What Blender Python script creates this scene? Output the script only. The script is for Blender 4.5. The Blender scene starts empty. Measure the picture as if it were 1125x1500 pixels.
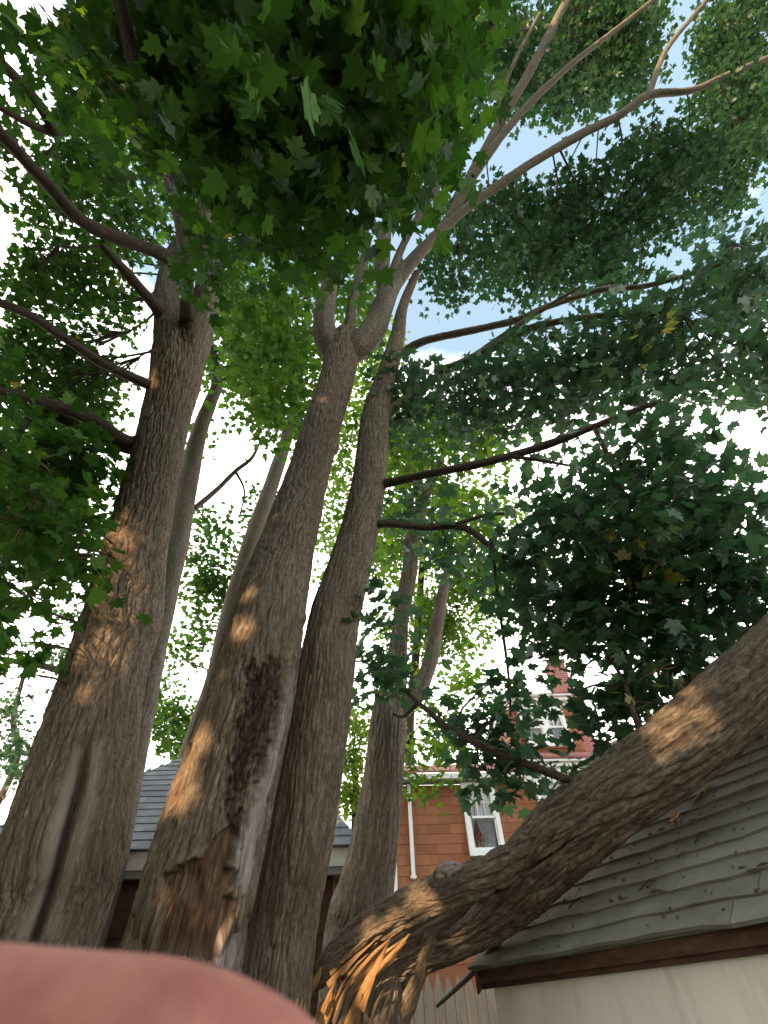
import bpy, math, random
import numpy as np
from mathutils import Vector, Matrix

# ------------------------------------------------------------------ camera, sky, sun, exposure
scene = bpy.context.scene
COL = scene.collection
CAM_H, FPX = 1.65, 605.0                      # camera height; focal length in pixels of a 1125 x 1500 frame
PITCH, ROLL = math.radians(51.86), math.radians(1.27)
C0 = np.array([0.0, 0.0, CAM_H])
_F = np.array([0, math.cos(PITCH), math.sin(PITCH)])
_R0 = np.array([1.0, 0, 0]); _U0 = np.array([0, -math.sin(PITCH), math.cos(PITCH)])
_R = _R0 * math.cos(ROLL) - _U0 * math.sin(ROLL)
_U = _U0 * math.cos(ROLL) + _R0 * math.sin(ROLL)

cam = bpy.data.cameras.new('camera'); camo = bpy.data.objects.new('camera', cam); COL.objects.link(camo)
cam.sensor_fit = 'VERTICAL'; cam.sensor_height = 36.0; cam.sensor_width = 27.0
cam.lens = FPX / 1500 * 36.0
cam.clip_start = 0.004; cam.clip_end = 2000
cam.dof.use_dof = True; cam.dof.focus_distance = 6.0; cam.dof.aperture_fstop = 16.0
camo.matrix_world = Matrix(((_R[0], _U[0], -_F[0], 0), (_R[1], _U[1], -_F[1], 0), (_R[2], _U[2], -_F[2], CAM_H), (0, 0, 0, 1)))
scene.camera = camo

SUN_EL, SUN_AZ = math.radians(15), math.atan2(-0.47, -0.88)      # sun stands behind the camera, to its left
S = np.array([math.sin(SUN_AZ) * math.cos(SUN_EL), math.cos(SUN_AZ) * math.cos(SUN_EL), math.sin(SUN_EL)])
world = bpy.data.worlds.new('World'); scene.world = world; world.use_nodes = True
wt = world.node_tree; wt.nodes.clear()
wo = wt.nodes.new('ShaderNodeOutputWorld'); wb = wt.nodes.new('ShaderNodeBackground')
sky = wt.nodes.new('ShaderNodeTexSky'); sky.sky_type = 'NISHITA'; sky.sun_disc = False
sky.sun_elevation = SUN_EL; sky.sun_rotation = SUN_AZ
sky.air_density = 1.0; sky.dust_density = 1.5; sky.ozone_density = 1.0
tc = wt.nodes.new('ShaderNodeTexCoord'); cn = wt.nodes.new('ShaderNodeTexNoise')
cm = wt.nodes.new('ShaderNodeMapping'); cm.inputs['Scale'].default_value = (1, 1, 2.2)
cn.inputs['Scale'].default_value = 1.9; cn.inputs['Detail'].default_value = 7; cn.inputs['Roughness'].default_value = 0.55
cr = wt.nodes.new('ShaderNodeValToRGB'); cr.color_ramp.elements[0].position = 0.40; cr.color_ramp.elements[1].position = 0.60; cr.color_ramp.elements[0].color = (0.085, 0.085, 0.085, 1)
mx = wt.nodes.new('ShaderNodeMix'); mx.data_type = 'RGBA'
mx.inputs['B'].default_value = (11.6, 11.2, 10.5, 1)
wt.links.new(tc.outputs['Generated'], cm.inputs['Vector']); wt.links.new(cm.outputs['Vector'], cn.inputs['Vector'])
dt = wt.nodes.new('ShaderNodeVectorMath'); dt.operation = 'DOT_PRODUCT'; dt.inputs[1].default_value = (-0.25, 0.35, -0.9)   # haze and cloud thin out toward the zenith
ad = wt.nodes.new('ShaderNodeMath'); ad.operation = 'ADD'; ad2 = wt.nodes.new('ShaderNodeMath'); ad2.operation = 'ADD'; ad2.inputs[1].default_value = 0.70
wt.links.new(tc.outputs['Generated'], dt.inputs[0]); wt.links.new(cn.outputs['Fac'], ad.inputs[0]); wt.links.new(dt.outputs['Value'], ad.inputs[1])
wt.links.new(ad.outputs[0], ad2.inputs[0]); wt.links.new(ad2.outputs[0], cr.inputs['Fac']); wt.links.new(cr.outputs['Color'], mx.inputs['Factor'])
tm = wt.nodes.new('ShaderNodeMix'); tm.data_type = 'RGBA'; tm.blend_type = 'MULTIPLY'; tm.inputs['Factor'].default_value = 1.0; tm.inputs['B'].default_value = (0.85, 1.3, 1.25, 1)
wt.links.new(sky.outputs['Color'], tm.inputs['A']); wt.links.new(tm.outputs['Result'], mx.inputs['A']); wt.links.new(mx.outputs['Result'], wb.inputs['Color'])
wb.inputs['Strength'].default_value = 0.15
wt.links.new(wb.outputs['Background'], wo.inputs['Surface'])

sl = bpy.data.lights.new('sun', 'SUN'); sl.energy = 5.0; sl.angle = math.radians(0.6); sl.color = (1.0, 0.66, 0.36)
so = bpy.data.objects.new('sun', sl); COL.objects.link(so)
so.rotation_euler = Vector(S).to_track_quat('Z', 'Y').to_euler()
vs = scene.view_settings; vs.view_transform = 'Standard'; vs.look = 'None'; vs.gamma = 1.0; vs.use_curve_mapping = False
vs.exposure = 1.4
scene.render.engine = 'CYCLES'
scene.cycles.max_bounces = 8; scene.cycles.transmission_bounces = 6; scene.cycles.transparent_max_bounces = 6
scene.cycles.use_denoising = True

rng = np.random.default_rng(11); random.seed(11)

# ------------------------------------------------------------------ helpers
def at(x, y, z):
    """point seen at photo pixel (x, y), z metres away along the optical axis"""
    return C0 + z * (_F + _R * ((x - 562.5) / FPX) + _U * ((750 - y) / FPX))
def at_arr(x, y, z):
    x, y, z = map(np.asarray, (x, y, z))
    return C0 + z[..., None] * (_F + _R * ((x - 562.5) / FPX)[..., None] + _U * ((750 - y) / FPX)[..., None])
def at_Y(x, y, Y):
    d = _F + _R * ((x - 562.5) / FPX) + _U * ((750 - y) / FPX); return C0 + d * (Y / d[1])
def at_H(x, y, h):
    d = _F + _R * ((x - 562.5) / FPX) + _U * ((750 - y) / FPX); return C0 + d * ((h - CAM_H) / d[2])
def proj(P):
    d = P - C0; z = d @ _F
    return 562.5 + FPX * (d @ _R) / z, 750 - FPX * (d @ _U) / z, z
def norm(v): return v / np.maximum(np.linalg.norm(v, axis=-1, keepdims=True), 1e-9)

_perm = np.random.default_rng(5).permutation(256); _perm = np.concatenate([_perm, _perm, _perm])
_grad = norm(np.random.default_rng(6).normal(size=(256, 3)))
def gnoise(p):
    p = np.asarray(p, float); i = np.floor(p).astype(int); f = p - i; u = f * f * f * (f * (f * 6 - 15) + 10); out = 0
    for dx in (0, 1):
        for dy in (0, 1):
            for dz in (0, 1):
                h = _perm[(_perm[(_perm[(i[..., 0] + dx) & 255] + i[..., 1] + dy) & 255] + i[..., 2] + dz) & 255]
                d = f - np.array([dx, dy, dz]); g = (_grad[h] * d).sum(-1)
                w = (u[..., 0] if dx else 1 - u[..., 0]) * (u[..., 1] if dy else 1 - u[..., 1]) * (u[..., 2] if dz else 1 - u[..., 2])
                out = out + g * w
    return out * 1.6

def link(o, parent=None):
    COL.objects.link(o)
    if parent is not None: o.parent = parent
    return o
def tag(o, label=None, cat=None, group=None, kind=None):
    if label: o['label'] = label
    if cat: o['category'] = cat
    if group: o['group'] = group
    if kind: o['kind'] = kind
    return o
def thing(name, label, cat, group=None):
    o = bpy.data.objects.new(name, None); o.empty_display_size = 0.2
    return tag(link(o), label, cat, group)
def mesh_np(name, V, F, mat, parent=None, smooth=False, attrs=None):
    """V (n,3); F (m,k) one face size"""
    V = np.asarray(V, np.float32); F = np.asarray(F, np.int32); me = bpy.data.meshes.new(name)
    me.vertices.add(len(V)); me.vertices.foreach_set('co', V.ravel())
    k = F.shape[1]; me.loops.add(F.size); me.loops.foreach_set('vertex_index', F.ravel())
    me.polygons.add(len(F)); me.polygons.foreach_set('loop_start', np.arange(0, F.size, k, dtype=np.int32))
    me.polygons.foreach_set('use_smooth', np.full(len(F), smooth))
    for an, av in (attrs or {}).items():
        av = np.asarray(av, np.float32)
        if av.ndim == 1: me.attributes.new(an, 'FLOAT', 'POINT').data.foreach_set('value', av)
        else: me.attributes.new(an, 'FLOAT_VECTOR', 'POINT').data.foreach_set('vector', av.ravel())
    me.update(calc_edges=True); me.materials.append(mat)
    return link(bpy.data.objects.new(name, me), parent)
def poly(name, V, faces, mat, parent=None, smooth=False):
    me = bpy.data.meshes.new(name); me.from_pydata([tuple(map(float, v)) for v in V], [], faces); me.update()
    me.materials.append(mat)
    if smooth:
        for p in me.polygons: p.use_smooth = True
    return link(bpy.data.objects.new(name, me), parent)
BOXF = [(0, 1, 3, 2), (4, 6, 7, 5), (0, 4, 5, 1), (2, 3, 7, 6), (0, 2, 6, 4), (1, 5, 7, 3)]
def slab(name, o, a, b, c, mat, parent=None):
    """box from corner o with edge vectors a, b, c"""
    o, a, b, c = map(np.asarray, (o, a, b, c))
    V = [o + i * a + j * b + k * c for i in (0, 1) for j in (0, 1) for k in (0, 1)]
    if np.dot(np.cross(a, b), c) < 0: V = [o + i * a + j * b + k * c for i in (1, 0) for j in (0, 1) for k in (0, 1)]
    return poly(name, V, BOXF, mat, parent)
def box(name, x0, x1, y0, y1, z0, z1, mat, parent=None):
    return slab(name, (x0, y0, z0), (x1 - x0, 0, 0), (0, y1 - y0, 0), (0, 0, z1 - z0), mat, parent)

def spline(P, step):
    P = np.asarray(P, float)
    T = np.zeros_like(P); T[1:-1] = (P[2:] - P[:-2]) / 2; T[0] = P[1] - P[0]; T[-1] = P[-1] - P[-2]
    out = []
    for i in range(len(P) - 1):
        L = np.linalg.norm(P[i + 1, :3] - P[i, :3]); n = max(2, int(math.ceil(L / step)))
        t = np.linspace(0, 1, n, endpoint=False)[:, None]
        h = lambda a, b, c, d: a * P[i] + b * T[i] + c * P[i + 1] + d * T[i + 1]
        out.append(h(2*t**3 - 3*t**2 + 1, t**3 - 2*t**2 + t, -2*t**3 + 3*t**2, t**3 - t**2))
    out.append(P[-1:]); return np.concatenate(out)
def frames(P):
    T = norm(np.gradient(P, axis=0)); N = np.zeros_like(T)
    a = np.array([0, -1.0, 0.15]) if abs(T[0, 1]) < 0.9 else np.array([0, 0, 1.0])
    n = a - T[0] * (a @ T[0]); N[0] = n / np.linalg.norm(n)
    for i in range(1, len(T)):
        n = N[i - 1] - T[i] * (N[i - 1] @ T[i]); N[i] = n / np.linalg.norm(n)
    return T, N, np.cross(T, N)
def grid_faces(n, m):
    i = np.arange(n - 1)[:, None]; j = np.arange(m)[None]
    return np.stack([i * m + j, i * m + (j + 1) % m, (i + 1) * m + (j + 1) % m, (i + 1) * m + j], -1).reshape(-1, 4)
def tube(name, pts, mat, parent, seg=10, step=0.08, bark=0.0, fr=(12, 2.4), disp=None, flat=None, seed=0, wob=0.03, cap=True):
    """tapered limb through pts = [(x, y, z, radius)]; bark = relief depth in metres, fr = furrow frequency (around, along)"""
    Q = spline(pts, step); P, r = Q[:, :3], np.maximum(Q[:, 3], 0.0015)
    T, N, B = frames(P); n = len(P)
    a = np.linspace(0, 2 * math.pi, seg, endpoint=False)
    v = np.concatenate([[0], np.cumsum(np.linalg.norm(np.diff(P, axis=0), axis=1))])
    ca, sa = np.cos(a)[None, :, None], np.sin(a)[None, :, None]
    D = N[:, None] * ca + B[:, None] * sa
    rm = r.mean()
    bk = np.stack([np.broadcast_to(np.cos(a) * rm, (n, seg)) + seed * 3.1, np.broadcast_to(np.sin(a) * rm, (n, seg)) + seed * 1.7, np.broadcast_to(v[:, None], (n, seg))], -1)
    R = np.broadcast_to(r[:, None], (n, seg)) * (1 + wob * 2.2 * gnoise(bk * np.array([1.6 / rm * 0.5, 1.6 / rm * 0.5, 1.1])))
    X = P[:, None] + D * R[..., None]; att = {}; amp = 1.0
    if disp is not None:
        dd, amp, att = disp(X, D, a[None], v[:, None])
        R = R + dd
    if bark > 0:
        wv = gnoise(bk * np.array([5, 5, 3.0])) * 0.5
        k = np.array([fr[0], fr[0], fr[1]])
        w = np.stack([wv, wv[:, ::-1], wv * 0], -1) * 0.9
        h = np.clip(np.abs(gnoise(bk * k + w)) / 0.30, 0, 1) ** 0.8
        h2 = np.clip(np.abs(gnoise(bk * k * np.array([1.9, 1.9, 1.8]) + 7.3 + w)) / 0.26, 0, 1)
        h3 = gnoise(bk * np.array([45, 45, 24.0]))
        R = R + amp * bark * (h - 0.7 + 0.5 * h2 + 0.22 * h3)
    X = P[:, None] + D * R[..., None]
    if flat is not None:                                   # (axis vector, factor): squash the section
        ax, fac = flat; off = X - P[:, None]
        X = X - (1 - fac) * (off @ np.asarray(ax))[..., None] * np.asarray(ax)
    V = X.reshape(-1, 3); F = grid_faces(n, seg)
    A = {'bk': bk.reshape(-1, 3)}
    for kk in att: A[kk] = np.broadcast_to(att[kk], (n, seg)).reshape(-1)
    if cap:
        V = np.concatenate([V, P[:1], P[-1:]]); c0, c1 = n * seg, n * seg + 1
        j = np.arange(seg); e = (n - 1) * seg
        tri0 = np.stack([np.full(seg, c0), (j + 1) % seg, j, j], -1); tri1 = np.stack([np.full(seg, c1), e + j, e + (j + 1) % seg, e + (j + 1) % seg], -1)
        A = {q: np.concatenate([w_, w_[:1], w_[-1:]]) for q, w_ in A.items()}
        me_o = mesh_np(name, V, F, mat, parent, True, A)
        bm_faces(me_o, [[c0, (q + 1) % seg, q] for q in range(seg)] + [[c1, e + q, e + (q + 1) % seg] for q in range(seg)])
        return me_o
    return mesh_np(name, V, F, mat, parent, True, A)
def bm_faces(o, tris):
    import bmesh
    bm = bmesh.new(); bm.from_mesh(o.data); bm.verts.ensure_lookup_table()
    for t in tris:
        try: bm.faces.new([bm.verts[i] for i in t])
        except ValueError: pass
    bm.to_mesh(o.data); bm.free()
def px_path(rows):
    """rows (x, y, z, width in photo pixels) -> world path with radii"""
    out = []; Q = np.array([r_[:2] for r_ in rows], float); G = norm(np.gradient(Q, axis=0))
    for (x, y, z, w), g in zip(rows, G):
        ro = np.array([x - 562.5, y - 750]) / FPX; r2 = ro @ ro; u = np.array([-g[1], g[0]])
        c = (u @ ro) ** 2 / max(r2, 1e-9)                     # off-axis things look wider than they are
        p = at(x, y, z); out.append((*p, 0.5 * w * z / FPX / math.sqrt(c * (1 + r2) + 1 - c)))
    return out
def to_ground(path, flare=1.25, shift=(0, 0)):
    p = path[0]; q = path[1]; s = (p[2]) / max(0.5, q[2] - p[2])
    g = (p[0] + shift[0], p[1] + 0.12 + shift[1], -0.1, p[3] * flare)
    return [g] + path
def poly_sd(x, y, pts):
    """signed distance (positive inside) in photo pixels to a closed outline"""
    pts = np.asarray(pts, float); ins = np.zeros(x.shape, bool); d = np.full(x.shape, 1e9)
    for (x0, y0), (x1, y1) in zip(pts, np.roll(pts, -1, 0)):
        c = ((y0 > y) != (y1 > y)); ins ^= c & (x < (x1 - x0) * (y - y0) / (y1 - y0 + 1e-9) + x0)
        t = np.clip(((x - x0) * (x1 - x0) + (y - y0) * (y1 - y0)) / ((x1 - x0) ** 2 + (y1 - y0) ** 2), 0, 1)
        d = np.minimum(d, np.hypot(x - x0 - t * (x1 - x0), y - y0 - t * (y1 - y0)))
    return np.where(ins, d, -d)
def line_d(x, y, pts):
    d = np.full(x.shape, 1e9)
    for (x0, y0), (x1, y1) in zip(pts[:-1], pts[1:]):
        t = np.clip(((x - x0) * (x1 - x0) + (y - y0) * (y1 - y0)) / ((x1 - x0) ** 2 + (y1 - y0) ** 2), 0, 1)
        d = np.minimum(d, np.hypot(x - x0 - t * (x1 - x0), y - y0 - t * (y1 - y0)))
    return d
def zp(pts, x0, y0, s): return [(x0 + a / s, y0 + b / s) for a, b in pts]
def sm(e0, e1, x):
    t = np.clip((x - e0) / (e1 - e0), 0, 1); return t * t * (3 - 2 * t)

# ------------------------------------------------------------------ materials
class NT:
    def __init__(s, name, rough=0.8, spec=0.3):
        s.m = bpy.data.materials.new(name); s.m.use_nodes = True; s.t = s.m.node_tree; s.b = s.t.nodes['Principled BSDF']
        s.b.inputs['Roughness'].default_value = rough; s.b.inputs['Specular IOR Level'].default_value = spec
    def n(s, ty, **kw):
        nd = s.t.nodes.new('ShaderNode' + ty)
        for k, v in kw.items():
            if k in nd.inputs: nd.inputs[k].default_value = v
            else: setattr(nd, k, v)
        return nd
    def l(s, a, b): s.t.links.new(a, b)
    def coord(s, attr=None, scale=(1, 1, 1)):
        mp = s.n('Mapping'); mp.inputs['Scale'].default_value = scale
        if attr: a = s.n('Attribute', attribute_name=attr); s.l(a.outputs['Vector'], mp.inputs['Vector'])
        else: a = s.n('TexCoord'); s.l(a.outputs['Object'], mp.inputs['Vector'])
        return mp.outputs['Vector']
    def noise(s, vec, scale, detail=5, rough=0.6, dist=0.0):
        nd = s.n('TexNoise', Scale=scale, Detail=detail, Roughness=rough, Distortion=dist); s.l(vec, nd.inputs['Vector']); return nd.outputs['Fac']
    def ramp(s, fac, stops):
        r = s.n('ValToRGB'); e = r.color_ramp.elements
        while len(e) < len(stops): e.new(0.5)
        for el, (p, c) in zip(e, stops): el.position = p; el.color = (*c, 1)
        s.l(fac, r.inputs['Fac']); return r.outputs['Color']
    def mix(s, fac, a, b, mode='MIX'):
        m = s.n('Mix', data_type='RGBA', blend_type=mode)
        if isinstance(fac, float): m.inputs['Factor'].default_value = fac
        else: s.l(fac, m.inputs['Factor'])
        for k, v in (('A', a), ('B', b)):
            if isinstance(v, tuple): m.inputs[k].default_value = (*v, 1)
            else: s.l(v, m.inputs[k])
        return m.outputs['Result']
    def bump(s, h, strength=0.5, dist=0.01, prev=None):
        b = s.n('Bump', Strength=strength, Distance=dist); s.l(h, b.inputs['Height'])
        if prev is not None: s.l(prev, b.inputs['Normal'])
        return b.outputs['Normal']
    def col(s, c): s.l(c, s.b.inputs['Base Color'])
    def nor(s, c): s.l(c, s.b.inputs['Normal'])

def bark_mat(name, c1, c2, c3, bump=0.7, stretch=0.16, extra=False, lichen=0.25):
    k = NT(name, 0.92, 0.12)
    v = k.coord('bk', (1, 1, stretch)); v2 = k.coord('bk', (1, 1, 0.5))
    n1 = k.noise(v, 34, 6, 0.65, 0.6); n2 = k.noise(v2, 5, 4, 0.6); n3 = k.noise(v2, 110, 4, 0.7)
    c = k.ramp(n1, [(0.30, c1), (0.52, c2), (0.74, c3)])
    c = k.mix(k.ramp(n2, [(0.4, (0, 0, 0)), (0.75, (1, 1, 1))]), c, tuple(np.array(c2) * np.array([0.80, 0.80, 0.74])))
    li = k.ramp(k.noise(v2, 48, 3, 0.6), [(0.62, (0, 0, 0)), (0.74, (lichen,) * 3)])
    c = k.mix(li, c, (0.24, 0.24, 0.2))
    c = k.mix(1.0, c, k.ramp(k.noise(k.coord('bk', (1, 1, 0.22)), 95, 5, 0.7), [(0.28, (0.42,) * 3), (0.5, (0.95,) * 3), (0.72, (1.75,) * 3)]), 'MULTIPLY')
    if extra:
        g = lambda nm: k.n('Attribute', attribute_name=nm).outputs['Fac']
        gv = k.coord('bk', (1, 1, 0.07)); gn = k.noise(gv, 40, 6, 0.65, 1.2)
        smooth = k.ramp(k.noise(v2, 14, 4), [(0.3, (0.20, 0.16, 0.135)), (0.7, (0.29, 0.24, 0.20))])
        c = k.mix(g('smoothbark'), c, smooth)
        rot = k.ramp(n1, [(0.35, (0.016, 0.012, 0.010)), (0.52, (0.05, 0.034, 0.026)), (0.75, (0.16, 0.092, 0.066))])
        c = k.mix(g('rot'), c, rot)
        wood = k.ramp(gn, [(0.28, (0.03, 0.018, 0.012)), (0.45, (0.085, 0.05, 0.033)), (0.6, (0.17, 0.11, 0.068)), (0.75, (0.31, 0.225, 0.14))])
        wood = k.mix(k.ramp(n2, [(0.45, (0, 0, 0)), (0.6, (0.7,) * 3)]), wood, (0.085, 0.05, 0.035))
        c = k.mix(g('wound'), c, wood)
        pale = k.ramp(gn, [(0.3, (0.10, 0.075, 0.07)), (0.6, (0.34, 0.29, 0.28)), (0.8, (0.5, 0.46, 0.45))])
        c = k.mix(g('pale'), c, pale)
    k.col(c)
    k.nor(k.bump(n3, 0.5, 0.005, k.bump(n1, min(1.0, bump * 1.25), 0.02)))
    return k.m
M = {}
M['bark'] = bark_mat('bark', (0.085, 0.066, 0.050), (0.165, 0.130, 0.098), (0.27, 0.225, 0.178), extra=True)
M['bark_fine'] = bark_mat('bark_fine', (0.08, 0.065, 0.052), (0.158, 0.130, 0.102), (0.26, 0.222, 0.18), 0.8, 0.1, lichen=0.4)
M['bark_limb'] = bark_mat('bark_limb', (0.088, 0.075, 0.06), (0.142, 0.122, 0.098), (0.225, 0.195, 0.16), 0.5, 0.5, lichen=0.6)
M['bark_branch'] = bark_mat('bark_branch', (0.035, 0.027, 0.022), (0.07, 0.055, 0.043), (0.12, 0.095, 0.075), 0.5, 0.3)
M['bark_log'] = bark_mat('bark_log', (0.08, 0.062, 0.048), (0.155, 0.124, 0.095), (0.26, 0.215, 0.17), 0.8, 0.2, extra=True, lichen=0.3)

def wood_mat(name, dark, mid, light):
    k = NT(name, 0.75, 0.25); v = k.coord('bk', (1, 1, 0.05)); n = k.noise(v, 60, 6, 0.65, 0.8)
    k.col(k.ramp(n, [(0.28, dark), (0.5, mid), (0.72, light)])); k.nor(k.bump(n, 0.8, 0.008)); return k.m
M['split_wood'] = wood_mat('split_wood', (0.16, 0.08, 0.035), (0.40, 0.235, 0.105), (0.58, 0.40, 0.21))
M['grey_wood'] = wood_mat('grey_wood', (0.06, 0.045, 0.035), (0.15, 0.115, 0.09), (0.25, 0.2, 0.16))

M['pale_bark'] = wood_mat('pale_bark', (0.10, 0.075, 0.062), (0.24, 0.185, 0.16), (0.40, 0.33, 0.30))
def leaf_mat(name, dark, mid, light, trans, yellow=(0.30, 0.27, 0.05), gloss=0.022):
    k = NT(name, 0.5, 0.25); a = k.n('Attribute', attribute_name='tint').outputs['Fac']
    c = k.ramp(a, [(0.0, dark), (0.5, mid), (0.95, light), (0.99, yellow)])
    k.t.nodes.remove(k.t.nodes['Principled BSDF']); out = k.t.nodes['Material Output']
    d = k.n('BsdfDiffuse'); t = k.n('BsdfTranslucent'); g = k.n('BsdfGlossy', Roughness=0.45)
    g.inputs['Color'].default_value = (0.8, 0.85, 0.9, 1)
    k.l(c, d.inputs['Color']); tcx = k.mix(1.0, c, trans, 'MULTIPLY'); k.l(tcx, t.inputs['Color'])
    m1 = k.n('MixShader', Fac=0.45); k.l(d.outputs[0], m1.inputs[1]); k.l(t.outputs[0], m1.inputs[2])
    m2 = k.n('MixShader', Fac=gloss)
    k.l(m1.outputs[0], m2.inputs[1]); k.l(g.outputs[0], m2.inputs[2]); k.l(m2.outputs[0], out.inputs['Surface'])
    return k.m
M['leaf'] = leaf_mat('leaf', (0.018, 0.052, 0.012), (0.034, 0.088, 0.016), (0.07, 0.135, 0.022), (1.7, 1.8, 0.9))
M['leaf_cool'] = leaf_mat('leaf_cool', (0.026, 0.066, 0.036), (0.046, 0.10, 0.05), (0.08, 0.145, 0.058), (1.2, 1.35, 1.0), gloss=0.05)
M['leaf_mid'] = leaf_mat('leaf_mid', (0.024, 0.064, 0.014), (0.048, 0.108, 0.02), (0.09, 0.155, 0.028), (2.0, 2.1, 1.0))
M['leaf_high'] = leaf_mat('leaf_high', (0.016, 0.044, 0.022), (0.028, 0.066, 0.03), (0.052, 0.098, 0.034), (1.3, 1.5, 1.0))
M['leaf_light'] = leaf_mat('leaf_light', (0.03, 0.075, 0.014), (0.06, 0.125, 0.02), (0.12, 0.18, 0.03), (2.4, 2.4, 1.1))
def flat_mat(name, c1, c2, scale=6, rough=0.7, spec=0.3, bump=0.0, stretch=(1, 1, 1)):
    k = NT(name, rough, spec); n = k.noise(k.coord(None, stretch), scale, 6, 0.6)
    k.col(k.ramp(n, [(0.3, c1), (0.7, c2)]))
    if bump: k.nor(k.bump(k.noise(k.coord(None, stretch), scale * 6, 4, 0.7), bump, 0.004))
    return k.m
M['dry_leaf'] = flat_mat('dry_leaf', (0.30, 0.16, 0.08), (0.46, 0.28, 0.15), 25)
M['yellow_leaf'] = flat_mat('yellow_leaf', (0.34, 0.30, 0.08), (0.45, 0.36, 0.14), 25)
M['white_paint'] = flat_mat('white_paint', (0.74, 0.74, 0.74), (0.82, 0.82, 0.81), 3, 0.5)
M['fascia_paint'] = flat_mat('fascia_paint', (0.55, 0.54, 0.51), (0.66, 0.65, 0.62), 4, 0.6)
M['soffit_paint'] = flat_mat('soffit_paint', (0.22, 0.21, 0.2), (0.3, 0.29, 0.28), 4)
M['ground'] = flat_mat('ground_soil', (0.05, 0.07, 0.025), (0.11, 0.09, 0.06), 0.8, 0.95, 0.1, 0.6)
M['red_brick'] = None
def stucco():
    k = NT('stucco', 0.85, 0.15); v = k.coord()
    c = k.ramp(k.noise(v, 1.3, 6, 0.65), [(0.3, (0.72, 0.68, 0.61)), (0.7, (0.82, 0.78, 0.71))])
    st = k.noise(k.coord(None, (3, 3, 0.5)), 2.4, 5, 0.7)
    c = k.mix(k.ramp(st, [(0.52, (0, 0, 0)), (0.75, (0.45,) * 3)]), c, (0.40, 0.36, 0.30))
    k.col(c); k.nor(k.bump(k.noise(v, 60, 5, 0.7), 0.25, 0.003, k.bump(k.noise(v, 5, 3), 0.35, 0.02))); return k.m
M['stucco'] = stucco()
def roofing(name, a, b, c3, patch=(0.6, 0.6, 0.6)):
    k = NT(name, 0.95, 0.12); v = k.coord()
    oi = k.n('ObjectInfo').outputs['Random']
    g = k.noise(v, 260, 3, 0.8); n = k.noise(v, 3.5, 6, 0.7)
    c = k.ramp(n, [(0.3, a), (0.5, b), (0.72, c3)])
    c = k.mix(0.35, c, k.ramp(oi, [(0, a), (0.5, b), (1, c3)]))
    c = k.mix(0.5, c, k.mix(1.0, c, k.ramp(g, [(0.3, (0.35,) * 3), (0.7, (1.6,) * 3)]), 'MULTIPLY'))
    k.col(c); k.nor(k.bump(g, 0.5, 0.003, k.bump(n, 0.3, 0.01))); return k.m
M['shed_shingle'] = roofing('shed_shingle', (0.125, 0.118, 0.095), (0.195, 0.186, 0.155), (0.28, 0.268, 0.228))
M['garage_shingle'] = roofing('garage_shingle', (0.09, 0.10, 0.115), (0.15, 0.163, 0.18), (0.21, 0.225, 0.24))
M['red_shingle'] = roofing('red_shingle', (0.22, 0.085, 0.075), (0.30, 0.125, 0.11), (0.38, 0.18, 0.16))
def cedar(name, a, b, c3):
    k = NT(name, 0.75, 0.2); oi = k.n('ObjectInfo').outputs['Random']
    g = k.noise(k.coord(None, (1, 1, 0.06)), 70, 5, 0.65); n = k.noise(k.coord(), 1.8, 4)
    c = k.ramp(g, [(0.25, a), (0.5, b), (0.75, c3)])
    c = k.mix(0.45, c, k.ramp(oi, [(0, a), (0.45, b), (0.9, c3), (1, (c3[0] * 1.15, c3[1] * 1.2, c3[2] * 1.1))]))
    k.col(c); k.nor(k.bump(g, 0.4, 0.004)); return k.m
M['cedar'] = cedar('cedar', (0.20, 0.075, 0.038), (0.28, 0.112, 0.057), (0.36, 0.158, 0.08))
M['brown_siding'] = cedar('brown_siding', (0.055, 0.028, 0.018), (0.085, 0.042, 0.028), (0.12, 0.062, 0.04))
M['brown_fascia'] = flat_mat('brown_fascia', (0.05, 0.026, 0.018), (0.13, 0.07, 0.045), 7, 0.75, 0.2, 0.5, (1, 1, 4))
M['old_picket'] = flat_mat('old_picket', (0.38, 0.33, 0.28), (0.62, 0.56, 0.49), 5, 0.85, 0.15, 0.4, (5, 5, 0.5))
M['dark_metal'] = flat_mat('dark_metal', (0.03, 0.026, 0.025), (0.07, 0.05, 0.04), 8, 0.55, 0.4)
M['curtain'] = flat_mat('curtain', (0.70, 0.70, 0.70), (0.82, 0.82, 0.81), 9, 0.9, 0.1, 0.2, (6, 1, 0.3))
M['screen'] = flat_mat('screen', (0.30, 0.30, 0.31), (0.36, 0.36, 0.37), 4, 0.6)
M['ornament'] = flat_mat('ornament', (0.13, 0.04, 0.03), (0.22, 0.075, 0.055), 20)
M['debris'] = flat_mat('debris', (0.03, 0.025, 0.02), (0.10, 0.08, 0.06), 20, 0.95)
def glass():
    k = NT('window_glass', 0.03, 0.5); k.t.nodes.remove(k.b); out = k.t.nodes['Material Output']
    tr = k.n('BsdfTransparent'); tr.inputs['Color'].default_value = (0.86, 0.88, 0.88, 1); gl = k.n('BsdfGlossy', Roughness=0.02)
    m = k.n('MixShader'); lw = k.n('LayerWeight', Blend=0.3); k.l(lw.outputs['Fresnel'], m.inputs[0]); k.l(tr.outputs[0], m.inputs[1]); k.l(gl.outputs[0], m.inputs[2])
    k.l(m.outputs[0], out.inputs['Surface']); return k.m
M['glass'] = glass()
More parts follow.
